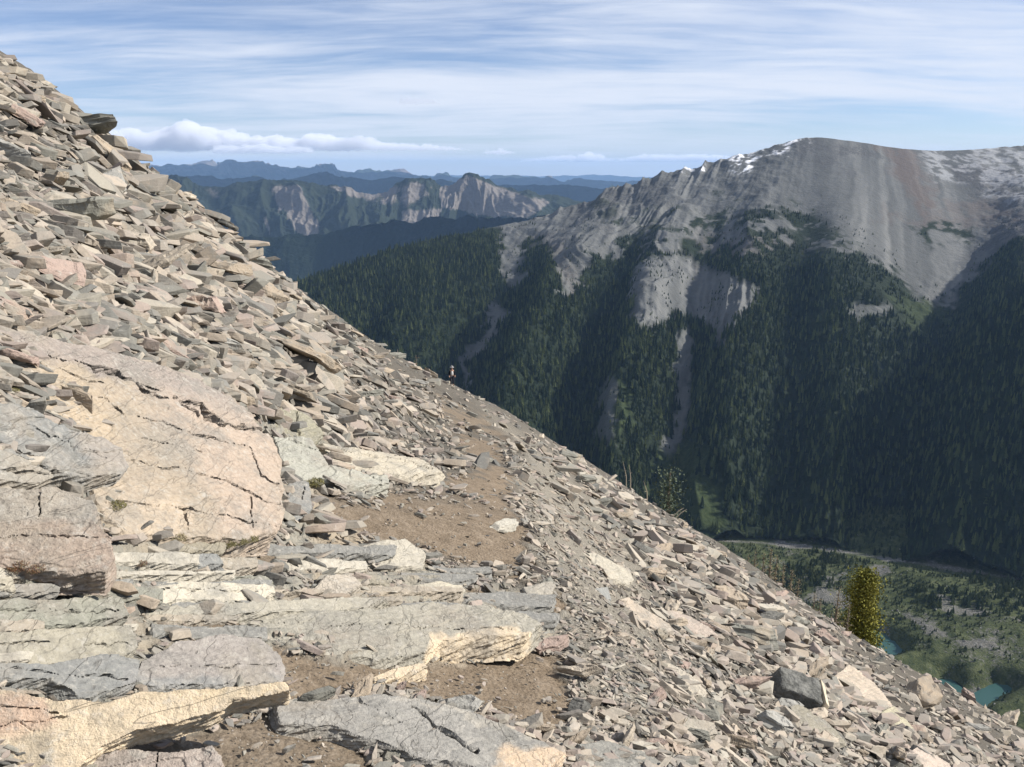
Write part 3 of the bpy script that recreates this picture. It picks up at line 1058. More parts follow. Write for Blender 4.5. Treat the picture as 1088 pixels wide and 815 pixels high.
# ---- mesh of the near slope, finer where it is nearer
az = np.concatenate([np.linspace(-2.6, -.72, 50)[:-1], np.linspace(-.72, .72, 760), np.linspace(.72, 2.6, 50)[1:]])
rr = np.concatenate([np.geomspace(.6, 1.9, 24)[:-1], np.geomspace(1.9, 100, 820), np.geomspace(100, 1300, 70)[1:]])
AZ, RR = np.meshgrid(az, rr, indexing='ij')
NX, NY = np.sin(AZ) * RR, np.cos(AZ) * RR
NZ = ground(NX, NY)
NU, NV = proj(NX, NY, NZ)
front = (NY > .5)
nw = fbm(NX / .35, NY / .35, 4, 211)
nw2 = fbm(NX / .09, NY / .09, 3, 213)
sc_ = 4 + 0 * NU
NUw, NVw = NU + nw * 26 + nw2 * 8, NV + nw * 16 + nw2 * 6
dirt = np.zeros(NU.shape)
for poly, soft, amt in DIRT:
    dirt = np.maximum(dirt, amt * softpoly(NUw, NVw, poly, soft))
dirt = dirt * (1 - .9 * smooth(.02, .30, fbm(NX / .9, NY / 1.6, 4, 229)) * smooth(560, 500, NV))
bed = np.zeros(NU.shape)
for poly in BED:
    bed = np.maximum(bed, softpoly(NUw, NVw, poly, 8))
dirt, bed = dirt * front, bed * front * (1 - dirt)
grav = softpoly(NUw, NVw, GRAVEL, 14) * front * (1 - dirt)
# stepped strata in the bedrock: shallow treads and sharp risers
blk = np.floor(vnoise(NX / .55 + 3, NY / .8, 219) * 3.2) / 3.0
ph = NV / 21 + NU / 420 + fbm(NX / 1.6, NY / 2.5, 3, 215) * .9 + blk * .5
fr = ph - np.floor(ph)
step = smooth(1, .88, fr) * fr - .5
ph2 = NV / 7.5 + NU / 240 + fbm(NX / .7, NY / 1.2, 3, 217) * .9 + blk
fr2 = ph2 - np.floor(ph2)
step2 = smooth(1, .8, fr2) * fr2 - .5
NZ = NZ + bed * (step * .013 + step2 * .0045) * np.minimum(RR, 9) + bed * fbm(NX / .25, NY / .25, 4, 221) * .012
NZ = NZ - dirt * .02


def rockcol(t, rnd, g, wet=False):
    """colours of the shale: buff, cream, pinkish, grey-green and dark grey, with weathering"""
    base = t.ramp(rnd, [(0.00, (0.27, 0.225, 0.175)), (0.12, (0.36, 0.305, 0.24)), (0.24, (0.19, 0.182, 0.155)), (0.36, (0.30, 0.26, 0.215)), (0.48, (0.155, 0.152, 0.135)),
                        (0.58, (0.29, 0.235, 0.20)), (0.68, (0.41, 0.36, 0.285)), (0.78, (0.215, 0.205, 0.17)), (0.87, (0.115, 0.112, 0.10)), (0.94, (0.33, 0.265, 0.22)), (1.0, (0.38, 0.345, 0.28))])
    tc_ = t.n('ShaderNodeTexCoord').outputs['Object']
    blot = t.noise(g, 5.0, 6, 0.65)
    fine = t.noise(g, 38.0, 4, 0.65)
    c = t.mix(t.maprange(blot, .50, .68, 0, .75), base, (0.22, 0.215, 0.19))
    c = t.mix(t.maprange(t.noise(g, 1.7, 4, .6), .52, .7, 0, .5), c, (0.40, 0.31, 0.22))
    c = t.mix(t.math('MULTIPLY', t.maprange(fine, .35, .7), .28), c, (0.17, 0.16, 0.14))
    sp = t.noise(g, 22.0, 3, .5)
    c = t.mix(t.maprange(sp, .66, .72, 0, .3), c, (0.50, 0.47, 0.40))
    return c, blot, fine


def rock_mat(name, source, tint=None, tfac=0.0, bumpd=.02):
    m, t = mat_new(name)
    g = t.n('ShaderNodeNewGeometry').outputs['Position']
    rnd = t.n('ShaderNodeObjectInfo').outputs['Random'] if source == 'object' else (t.attr('rnd') if source == 'attr' else source)
    c, blot, fine = rockcol(t, rnd, g)
    if tint:
        c = t.mix(tfac, c, tint)
    strata = t.noise(t.scalevec(t.n('ShaderNodeTexCoord').outputs['Object'], (2.0, 2.0, 26.0)), 1.6, 5, .6)
    b = t.math('ADD', t.math('MULTIPLY', blot, .6), t.math('ADD', t.math('MULTIPLY', fine, .35), t.math('MULTIPLY', strata, .5)))
    return finish(m, t, c, 0.88, b, .8, bumpd, .25)


MAT_ROCK = rock_mat('shale', 'object')
MAT_ROCKA = rock_mat('scree_shale', 'attr')

m, t = mat_new('near_ground')
g = t.n('ShaderNodeNewGeometry').outputs['Position']
fine = t.noise(g, 60, 5, .7)
med = t.noise(g, 9, 5, .6)
lrg = t.noise(g, 1.4, 4, .6)
soil = t.ramp(t.math('ADD', t.math('MULTIPLY', med, .5), t.math('MULTIPLY', fine, .5)), [(.32, (0.12, 0.09, 0.06)), (.5, (0.20, 0.155, 0.108)), (.62, (0.265, 0.212, 0.155)), (.74, (0.38, 0.34, 0.27))])
lv = t.scalevec(g, (1.2, 5.5, 9.0), (0, 0, R(14)))
st = t.noise(lv, 1.3, 7, .62, .5)
bedc = t.ramp(st, [(.30, (0.13, 0.125, 0.11)), (.42, (0.235, 0.225, 0.19)), (.52, (0.31, 0.285, 0.23)), (.60, (0.255, 0.25, 0.215)), (.72, (0.42, 0.355, 0.26))])
bedc = t.mix(t.maprange(med, .45, .65, 0, .6), bedc, (0.20, 0.19, 0.165))
bedc = t.mix(t.maprange(lrg, .50, .64, 0, .65), bedc, (0.40, 0.32, 0.225))
rub = t.ramp(fine, [(.3, (0.050, 0.044, 0.036)), (.55, (0.125, 0.112, 0.092)), (.75, (0.24, 0.22, 0.18))])  # rubble between the rocks, darkened to stand for shadow in the gaps
c = t.mix(t.attr('bed'), rub, bedc)
c = t.mix(t.attr('gravel'), c, t.ramp(fine, [(.35, (0.10, 0.088, 0.07)), (.52, (0.22, 0.198, 0.16)), (.7, (0.40, 0.365, 0.30))]))
c = t.mix(t.attr('dirt'), c, soil)
vor = t.n('ShaderNodeTexVoronoi', {'Vector': g, 'Scale': 45.0}, feature='F1').outputs['Distance']
b = t.math('ADD', t.math('ADD', t.math('MULTIPLY', fine, .5), med), t.math('MULTIPLY', st, .6))
b = t.math('ADD', b, t.math('MULTIPLY', vor, -.35))
finish(m, t, c, .95, b, .9, .03, .15)
n = NX.size
me = mesh_np('mountain_slope', np.stack([NX, NY, NZ], -1).reshape(n, 3), gridfaces(*NX.shape)[:, ::-1], m, {'dirt': dirt.ravel(), 'bed': bed.ravel(), 'gravel': grav.ravel()}, True)
o = link('mountain_slope', me)
tag(o, 'steep rocky slope with a narrow dirt trail crossing it', kind='structure')


# ------------------------------------------------------------------ rocks
def hull_rock(seed, asp=(.45, .8), thick=(.12, .3), bevel=.02, sides=(5, 8)):
    r = random.Random(seed)
    a, th = r.uniform(*asp), r.uniform(*thick)
    k = r.randint(*sides)
    bm = bmesh.new()
    ang = sorted(r.uniform(0, 2 * math.pi) for _ in range(k))
    ang = [2 * math.pi * (i + r.uniform(-.32, .32)) / k for i in range(k)]
    shx, shy = r.uniform(-.12, .12), r.uniform(-.1, .1)
    tw = r.uniform(-.08, .08)
    for an in ang:
        q = r.uniform(.38, .58)
        x, y = q * math.cos(an), q * math.sin(an) * a
        bm.verts.new((x, y, -th / 2 + r.uniform(-.02, .03)))
        q2 = r.uniform(.72, 1.02)
        bm.verts.new((x * q2 + shx, y * q2 + shy * a, th / 2 * r.uniform(.75, 1.1) + x * tw))
    for _ in range(2):
        an = r.uniform(0, 6.28)
        bm.verts.new((.3 * math.cos(an), .3 * math.sin(an) * a, r.choice((-1, 1)) * th * r.uniform(.5, .62)))
    res = bmesh.ops.convex_hull(bm, input=bm.verts)
    bmesh.ops.delete(bm, geom=list({e for e in res['geom_interior'] + res['geom_unused'] if isinstance(e, bmesh.types.BMVert) and e.is_valid}), context='VERTS')
    bmesh.ops.dissolve_limit(bm, angle_limit=R(7), verts=bm.verts, edges=bm.edges)
    if bevel:
        bmesh.ops.bevel(bm, geom=list(bm.edges), offset=bevel, segments=1, affect='EDGES', profile=.5, clamp_overlap=True)
    bmesh.ops.triangulate(bm, faces=bm.faces)
    return bm


def bm_arrays(bm):
    bm.verts.ensure_lookup_table()
    bm.verts.index_update()
    return np.array([v.co[:] for v in bm.verts]), np.array([[v.index for v in f.verts] for f in bm.faces])


def detail_rock(seed, cuts=5, asp=(.4, .8), thick=(.12, .3)):
    """a slab with broken, layered edges: dense hull, displaced"""
    bm = hull_rock(seed, asp, thick, .007, (4, 7))
    long = [e for e in bm.edges if e.calc_length() > .07]
    for lim in (.16, .08, .045)[:cuts]:
        long = [e for e in bm.edges if e.calc_length() > lim]
        bmesh.ops.subdivide_edges(bm, edges=long, cuts=1, use_grid_fill=False)
        bmesh.ops.triangulate(bm, faces=[f for f in bm.faces if len(f.verts) > 3])
    bm.normal_update()
    so = seed * 3.17
    for v in bm.verts:
        p = v.co.copy()
        nz = abs(v.normal.z)
        lay = mnoise.noise(Vector((so, p.x * 1.5, p.z * 34)))
        lay2 = mnoise.noise(Vector((p.x * 3 + so, p.y * 3, p.z * 18)))
        f = mnoise.fractal(Vector((p.x * 5 + so, p.y * 5, p.z * 12)), .9, 2.1, 4)
        side = 1 - min(1, nz * 1.2)
        d = side * (lay * .035 + lay2 * .03 + f * .02)
        out = Vector((v.normal.x, v.normal.y, 0))
        v.co += out * d + Vector((0, 0, 1)) * math.copysign(1, v.normal.z) * (1 - side) * (f * .012 + (.012 if mnoise.noise(Vector((p.x * 3.1 + so, p.y * 6, 2))) > .05 else -.012))
    return bm


def bm_mesh(name, bm, mat):
    me = bpy.data.meshes.new(name)
    bm.to_mesh(me)
    bm.free()
    me.materials.append(mat)
    return me


ARR = [bm_arrays(hull_rock(s, (.32, .8), (.06, .24), .009, (4, 7))) for s in range(300, 336)]
ARR_S = [bm_arrays(hull_rock(s, (.4, .95), (.12, .5), 0, (4, 6))) for s in range(340, 364)]
DET = [bm_mesh('rock_shape', detail_rock(s, 3, (.30, .75), (.08, .22)), MAT_ROCK) for s in range(400, 426)]
DETB = [bm_mesh('boulder_shape', detail_rock(s, 3, (.6, .9), (.4, .65)), MAT_ROCK) for s in range(430, 438)]


def frames(P, Nn, rng, tilt, yaw_sd, imb=0.0):
    """rotation matrices: x along the fall line, z near the ground normal"""
    n = len(P)
    down = np.stack([Nn[:, 0], Nn[:, 1], np.zeros(n)], -1)
    down /= np.linalg.norm(down, axis=1, keepdims=True) + 1e-9
    z = Nn + rng.normal(0, 1, (n, 3)) * np.asarray(tilt).reshape(-1, 1) - down * np.asarray(imb).reshape(-1, 1)
    z /= np.linalg.norm(z, axis=1, keepdims=True)
    a = rng.normal(0, 1, n) * yaw_sd
    side = np.cross(z, down)
    side /= np.linalg.norm(side, axis=1, keepdims=True) + 1e-9
    xd = np.cross(side, z)
    x = xd * np.cos(a)[:, None] + side * np.sin(a)[:, None]
    yv = np.cross(z, x)
    return np.stack([x, yv, z], -1)     # columns


def merged(name, P, M, scl, arrs, rng, rnd, mat, label):
    Vs, Fs, Rn, off = [], [], [], 0
    which = rng.randint(0, len(arrs), len(P))
    for k, (av, af) in enumerate(arrs):
        sel = np.nonzero(which == k)[0]
        if not len(sel):
            continue
        loc = av[None] * scl[sel][:, None, :]
        wv_ = np.einsum('nij,nkj->nki', M[sel], loc) + P[sel][:, None, :]
        Vs.append(wv_.reshape(-1, 3))
        Fs.append((af[None] + (np.arange(len(sel)) * len(av))[:, None, None] + off).reshape(-1, 3))
        Rn.append(np.repeat(rnd[sel], len(av)))
        off += len(sel) * len(av)
    me = mesh_np(name, np.concatenate(Vs), np.concatenate(Fs), mat, {'rnd': np.concatenate(Rn)})
    return tag(link(name, me), label, kind='stuff')


def cand(npx, u0=-260, u1=1360, v0=-60, v1=1000, rng=rs):
    u, v = rng.uniform(u0, u1, npx), rng.uniform(v0, v1, npx)
    ok = v > sil_v(u) - 1
    u, v = u[ok], v[ok]
    P = hit(u, v, micro=False)
    ok = np.isfinite(P[:, 1])
    u, v, P = u[ok], v[ok], P[ok]
    P[:, 2] = ground(P[:, 0], P[:, 1])
    return u, v, P


def masks(u, v, P):
    wn_ = fbm(P[:, 0] / .5, P[:, 1] / .5, 3, 211)
    uw_, vw_ = u + wn_ * 20, v + wn_ * 14
    d = np.zeros(len(u))
    for poly, soft, amt in DIRT:
        d = np.maximum(d, softpoly(uw_, vw_, poly, soft))
    d = d * (1 - .9 * smooth(.02, .30, fbm(P[:, 0] / .9, P[:, 1] / 1.6, 4, 229)) * smooth(560, 500, v))
    b = np.zeros(len(u))
    for poly in BED:
        b = np.maximum(b, softpoly(uw_, vw_, poly, 8))
    gr = softpoly(uw_, vw_, GRAVEL, 14)
    return d, b, gr


# loose slabs and stones that cover the slope (the larger ones are things of their own, below)
rngs = np.random.RandomState(21)
u, v, P = cand(90000, rng=rngs)
d, b, gr = masks(u, v, P)
keep = rngs.random_sample(len(u)) > np.maximum(np.maximum(d * .975, b * (.93 - .25 * smooth(-.1, .5, fbm(P[:, 0] / .8, P[:, 1] / .8, 3, 223)))), gr * (.12 + .3 * smooth(520, 600, v)))
u, v, P, gr = u[keep], v[keep], P[keep], gr[keep]
left = smooth(420, 250, u)
px_ = np.exp(rngs.normal(math.log(14.5), .46, len(u))) * (1 + .55 * left * smooth(60, 200, u - 0 * v + 100) * (1 - .5 * b[keep]))
px_ = px_ * (1 + .30 * smooth(480, 700, u) + .35 * smooth(560, 760, v) * smooth(500, 640, u)) * (1 - .3 * gr) * (1 + .55 * smooth(480, 530, u) * smooth(700, 600, u) * smooth(560, 500, v)) * (.55 + .9 * smooth(-.35, .45, fbm(P[:, 0] / (1 + .25 * P[:, 1]), P[:, 1] / (1 + .3 * P[:, 1]), 3, 227))) * (1 - .35 * smooth(60, 8, v - sil_v(u)))
px_ = np.clip(px_, 4, 30 + 8 * left)
px_ = np.where((d[keep] > .5), np.minimum(px_, 11), px_)
size = np.clip(px_ * P[:, 1] / F, .04, 1.6)
Nn = gnormal(P[:, 0], P[:, 1])
M = frames(P, Nn, rngs, .26 - .04 * (1 - left), .45 + .15 * (1 - left), .34 - .14 * (1 - left))
scl = np.stack([size * rngs.uniform(.8, 1.6, len(u)), size * rngs.uniform(.7, 1.2, len(u)), size * rngs.uniform(.7, 1.8, len(u))], 1)
P2 = P + Nn * (size * (rngs.uniform(-.02, .32, len(u)) - .28 * smooth(26, 6, v - sil_v(u))))[:, None]
rnd_a = rngs.random_sample(len(u))
rgt = smooth(430, 620, u)
pick = rngs.random_sample(len(u)) < .50 * rgt
rnd_a = np.where(pick, rngs.choice([.12, .14, .68, .66, .96, 1.0, .94, .36, .6], len(u)), rnd_a)
merged('talus_rocks', P2, M, scl, ARR, rngs, rnd_a, MAT_ROCKA, 'angular shale rubble covering the whole slope')
# fine chips
u, v, P = cand(120000, rng=rngs)
d, b, gr = masks(u, v, P)
keep = rngs.random_sample(len(u)) > np.maximum(d * .86, b * (.85 - .75 * smooth(.0, .35, fbm(P[:, 0] / .6, P[:, 1] / .6, 3, 225))))
u, v, P, gr, d = u[keep], v[keep], P[keep], gr[keep], d[keep]
px_ = np.exp(rngs.normal(math.log(6.0), .42, len(u))) * (1 - .45 * d)
size = np.clip(px_ * P[:, 1] / F, .008, .8)
Nn = gnormal(P[:, 0], P[:, 1])
M = frames(P, Nn, rngs, .35, 1.5, .05)
scl = np.stack([size * rngs.uniform(.8, 1.4, len(u)), size * rngs.uniform(.7, 1.2, len(u)), size * rngs.uniform(.6, 1.2, len(u))], 1)
P2 = P + Nn * (size * rngs.uniform(0, .15, len(u)))[:, None]
merged('stone_chips', P2, M, scl, ARR_S, rngs, rngs.random_sample(len(u)), MAT_ROCKA, 'small stone chips between the larger rocks and on the trail')

# ------------------------------------------------------------------ bedrock slabs and ledges, each a thing of its own
m, t = mat_new('bedrock')
g = t.n('ShaderNodeNewGeometry').outputs['Position']
tone = t.attr('tone', 'Color')
l0 = t.scalevec(g, (1.0, 4.0, 11.0), (R(-8), R(12), R(10)))
st = t.noise(l0, 1.6, 8, .66, .7)
st2 = t.noise(t.scalevec(g, (2.5, 9.0, 30.0), (R(-8), R(12), R(10))), 2.0, 6, .65, .4)
blot = t.noise(g, 2.6, 7, .66)
fine = t.noise(g, 42, 5, .7)
ln = t.noise(g, 3.1, 5, .6)
c = t.mix(t.maprange(t.math('MULTIPLY', st, t.math('ADD', ln, .5)), .44, .66, 0, .6), tone, t.mix(.55, tone, (0.15, 0.145, 0.13)))
c = t.mix(t.maprange(blot, .50, .66, 0, .6), c, (0.20, 0.195, 0.175))
c = t.mix(t.maprange(t.noise(g, 7.0, 6, .7), .54, .70, 0, .4), c, (0.145, 0.14, 0.115))
bedl = t.noise(t.scalevec(g, (0.5, 1.2, 9.0), (R(-6), R(9), R(6))), 1.3, 4, .55, .2)
c = t.mix(t.maprange(t.math('ABSOLUTE', t.math('SUBTRACT', bedl, .5)), .007, .001, 0, .38), c, (0.09, 0.08, 0.065))
c = t.mix(t.maprange(t.noise(g, 1.3, 6, .7), .52, .72, 0, .3), c, (0.46, 0.36, 0.25))
c = t.mix(t.maprange(t.noise(g, 15.0, 4, .65), .58, .70, 0, .5), c, (0.46, 0.43, 0.37))
c = t.mix(t.maprange(fine, .48, .75, 0, .45), c, (0.48, 0.45, 0.39))
c = t.mix(t.maprange(fine, .52, .25, 0, .45), c, (0.10, 0.095, 0.085))
b = t.math('ADD', t.math('ADD', t.math('MULTIPLY', st, .5), t.math('ADD', t.math('MULTIPLY', st2, .1), t.maprange(t.math('ABSOLUTE', t.math('SUBTRACT', bedl, .5)), .0, .008, 0, .10))), t.math('ADD', t.math('MULTIPLY', fine, .3), t.math('ADD', t.math('MULTIPLY', blot, .6), t.math('MULTIPLY', t.noise(g, 12.0, 7, .75), .6))))
MAT_BED = finish(m, t, c, .9, b, .9, .03, .2)

TAN, PINK, GREY, GREEN, CREAM, DARK, PALE = ((.355, .292, .218), (.30, .255, .218), (.225, .225, .21), (.26, .255, .205), (.58, .47, .325), (.17, .165, .145), (.46, .41, .32))


def slab(name, label, cat, poly, normal, lift, depth, tone, zones=(), cracks=(), edge=3.0, rough=1.0, anchor=None, step=1.0, group=None, steps=1.0, nseed=0):
    """rock slab whose outline was traced on the picture: the outline is carried onto a plane just above the
    ground and gets a thickness down to the ground, broken stepped edges, cracks and an uneven face of its own"""
    pa = np.array(poly, float)
    if anchor is None:
        anchor = pa.mean(0)
    anchor = (min(max(anchor[0], -40), 1120), anchor[1])
    a0 = hit(*anchor)[0]
    gn = gnormal(a0[0:1], a0[1:2])[0]
    if normal is None:
        vw = -a0 / np.linalg.norm(a0)
        nrm = gn + vw * .22
    else:
        nrm = np.array(normal, float)
    nrm = nrm / np.linalg.norm(nrm)
    pxm = a0[1] / F
    pad = 8 + edge
    us = np.arange(pa[:, 0].min() - pad, pa[:, 0].max() + pad + .01, step)
    vs = np.arange(pa[:, 1].min() - pad, pa[:, 1].max() + pad + .01, step)
    Ug, Vg = np.meshgrid(us, vs, indexing='ij')
    dx, dz = ray(Ug, Vg)
    ins = inpoly(Ug, Vg, poly)
    p0 = a0 + nrm * .01
    den_ = (nrm[0] * dx + nrm[1] + nrm[2] * dz)
    tt_ = (nrm @ p0) / den_
    X = np.stack([dx * tt_, tt_, dz * tt_], -1)
    gap = (X[..., 2] - ground(X[..., 0], X[..., 1])) * nrm[2]
    low = np.percentile(gap[ins], 12)
    p0 = p0 + nrm * (max(0, -low) + lift * pxm)
    tt_ = (nrm @ p0) / den_
    bad = (tt_ < .5) | (tt_ > 60)
    X = np.stack([dx * tt_, tt_, dz * tt_], -1)
    gap = (X[..., 2] - ground(X[..., 0], X[..., 1])) * nrm[2]
    so = nseed + len(label) * 7.3
    jag = fbm(Ug / 18 + so, Vg / 14, 2, 301) * 5 + smooth(-.15, .15, fbm(Ug / 34 + so, Vg / 30, 1, 303)) * 3 - 1.5
    d = polydist(Ug, Vg, poly)
    d = np.where(ins, d, -d) + jag * .5 * min(1, edge / 3)
    prof = np.clip(.5 + d / (edge * 1.1), 0, 1)
    side = np.clip(gap, 0, depth * pxm) + .03
    h = -side * (1 - prof)
    k_ = pxm * 1.0
    fl = fbm(Ug / 110 + so, Vg / 34 + Ug / 240, 3, 307) * 3 + Vg / 70
    q = fl - np.floor(fl)
    h = h + (smooth(0, .08, q) - q) * 2.2 * k_ * rough * steps
    fl = fbm(Ug / 60 + so, Vg / 16 + Ug / 120, 3, 309) * 3 + Vg / 30
    q = fl - np.floor(fl)
    h = h + (smooth(0, .12, q) - q) * 1.0 * k_ * rough * steps
    h = h + fbm(Ug / 120 + so, Vg / 60, 3, 311) * 2.6 * k_ * rough + fbm(Ug / 16, Vg / 9, 4, 313) * .9 * k_ * rough
    for line, wdt, dep in cracks:
        wob_u, wob_v = fbm(Ug / 16, Vg / 16, 3, 315) * 3, fbm(Ug / 16, Vg / 16, 3, 317) * 4
        dd = polydist(Ug + wob_u, Vg + wob_v, line, False)
        wv_ = wdt * np.clip(.8 + fbm(Ug / 20, Vg / 20, 3, 319) * 2.2, .1, 1.9)
        h = h - dep * (1 - smooth(wv_ * .4, wv_ * .9, dd)) * smooth(0, .2, wv_)
    P = X + nrm * h[..., None]
    col = np.repeat(np.repeat(np.array(tone, float)[None, None], len(us), 0), len(vs), 1)
    uw_, vw_ = Ug + fbm(Ug / 20, Vg / 14, 4, 321) * 16, Vg + fbm(Ug / 20, Vg / 14, 4, 323) * 10
    for zp, zc, soft in zones:
        k = softpoly(uw_, vw_, zp, soft)[..., None]
        col = col * (1 - k) + np.array(zc) * k
    keepv = (d > -edge * 1.6) & ~bad
    fc = gridfaces(len(us), len(vs))
    kf = keepv.ravel()[fc].all(1)
    fc = fc[kf][:, ::-1]
    used, inv = np.unique(fc, return_inverse=True)
    me = mesh_np(name, P.reshape(-1, 3)[used], inv.reshape(fc.shape), MAT_BED, {'tone': col.reshape(-1, 3)[used]})
    # the broken sides: split the tall side faces and let the beds stand out and fall back
    bm = bmesh.new()
    bm.from_mesh(me)
    lim = pxm * step * 2.6
    for _ in range(3):
        ln_ = [e for e in bm.edges if e.calc_length() > lim]
        if len(ln_) < 4:
            break
        bmesh.ops.subdivide_edges(bm, edges=ln_, cuts=1)
    bmesh.ops.triangulate(bm, faces=[f for f in bm.faces if len(f.verts) != 4 or max(e.calc_length() for e in f.edges) > lim * .8])
    bm.normal_update()
    out = np.array([0.0, 0.0])
    for v_ in bm.verts:
        nv = v_.normal
        side_ = 1 - abs(nv.dot(Vector(nrm)))
        if side_ > .35:
            c_ = v_.co
            zl = c_.z / pxm
            am = (mnoise.noise(Vector((so, c_.x * .3 / pxm * .02, zl / 2.6))) * 2.4 + mnoise.noise(Vector((c_.x / pxm / 16, so, zl / 5))) * 4.0
                  + mnoise.noise(Vector((c_.x / pxm / 5, c_.y / pxm / 5, zl / 3))) * 1.4)
            nh = Vector((nv.x, nv.y, nv.z * .2))
            v_.co += nh * am * pxm * min(1, (side_ - .35) * 2.5)
    bm.to_mesh(me)
    bm.free()
    o = link(name, me)
    return tag(o, label, cat, group)


B_ = 'bedrock'
# the stair of thin ledges behind and below the trail
slab('rock_slab', 'huge smooth orange tan slab crossed by thin dark cracks', 'rock slab',
     [(-70, 352), (0, 348), (60, 358), (120, 372), (180, 388), (225, 408), (262, 432), (290, 462), (303, 490), (301, 520), (303, 545), (298, 566), (250, 575), (190, 573), (130, 567), (112, 548), (100, 525), (90, 505), (40, 480), (-70, 470)],
     None, 3, 26, TAN, anchor=(205, 560), edge=3.0, rough=.8, steps=.6,
     zones=[([(-70, 340), (120, 360), (300, 440), (300, 470), (230, 452), (150, 416), (95, 392), (-70, 372)], PINK, 5), ([(150, 410), (300, 450), (310, 575), (240, 575), (215, 500)], (.41, .325, .25), 22),
            ([(-10, 390), (60, 385), (130, 440), (110, 480), (60, 440)], (.42, .335, .235), 16), ([(100, 500), (200, 540), (190, 575), (110, 575)], (.46, .37, .27), 12)],
     cracks=[([(-70, 364), (0, 369), (40, 376), (95, 388), (101, 394), (125, 398), (145, 405), (150, 415), (170, 420), (215, 430), (219, 440), (226, 448), (250, 454), (290, 459)], 1.8, .12),
             ([(95, 389), (125, 396)], 3.4, .12), ([(218, 436), (240, 452), (283, 458)], 2.6, .10), ([(214, 428), (220, 446)], 2.2, .1),
             ([(20, 384), (60, 392), (80, 400), (110, 408)], .8, .03), ([(150, 408), (172, 414), (190, 425), (212, 440)], .9, .05), ([(60, 414), (110, 424), (138, 444)], .9, .04),
             ([(140, 438), (190, 455), (240, 470), (265, 478), (278, 505), (300, 516)], 1.0, .06), ([(140, 490), (200, 500), (250, 515), (272, 530), (298, 534)], .8, .04),
             ([(110, 532), (160, 536), (230, 545), (265, 555), (300, 560)], .8, .04), ([(195, 540), (200, 560), (196, 574)], .8, .04), ([(266, 530), (268, 560)], .8, .04), ([(-10, 372), (8, 384), (14, 405), (19, 432), (34, 436)], 3.2, .2), ([(150, 465), (185, 472), (215, 482)], .7, .03)])
slab('rock_slab', 'layered grey slab jutting over the left edge of the orange slab', 'rock slab',
     [(-70, 420), (0, 427), (36, 434), (72, 452), (112, 466), (130, 480), (138, 497), (130, 507), (96, 510), (50, 500), (22, 488), (-70, 462)],
     None, 16, 40, GREY, anchor=(60, 500), edge=2.6, rough=1.3, zones=[([(70, 440), (140, 470), (140, 510), (100, 505)], (.30, .27, .235), 12)],
     cracks=[([(-10, 470), (30, 484), (60, 500)], 1.2, .05), ([(20, 445), (80, 474), (120, 490)], .7, .02)])
slab('rock_slab', 'thin grey slab wedged under the overhanging grey slab', 'rock slab',
     [(-70, 480), (0, 478), (26, 488), (54, 502), (56, 510), (40, 515), (0, 512), (-70, 506)], None, 10, 24, (.27, .255, .22), anchor=(10, 512), edge=2.0, cracks=[([(-20, 496), (50, 506)], 1.3, .05)])
slab('rock_block', 'big brownish block with flat layers below the overhang', 'rock',
     [(-70, 517), (0, 517), (60, 519), (98, 530), (108, 545), (100, 556), (117, 572), (121, 598), (113, 612), (60, 611), (0, 607), (-70, 604)],
     (.35, -.35, .9), 4, 22, (.335, .265, .21), anchor=(50, 608), edge=3.0, rough=.9, zones=[([(-70, 510), (110, 520), (110, 556), (-70, 556)], (.30, .275, .235), 8)],
     cracks=[([(-20, 572), (60, 568), (118, 574)], .8, .03), ([(42, 522), (40, 555)], .7, .02)])
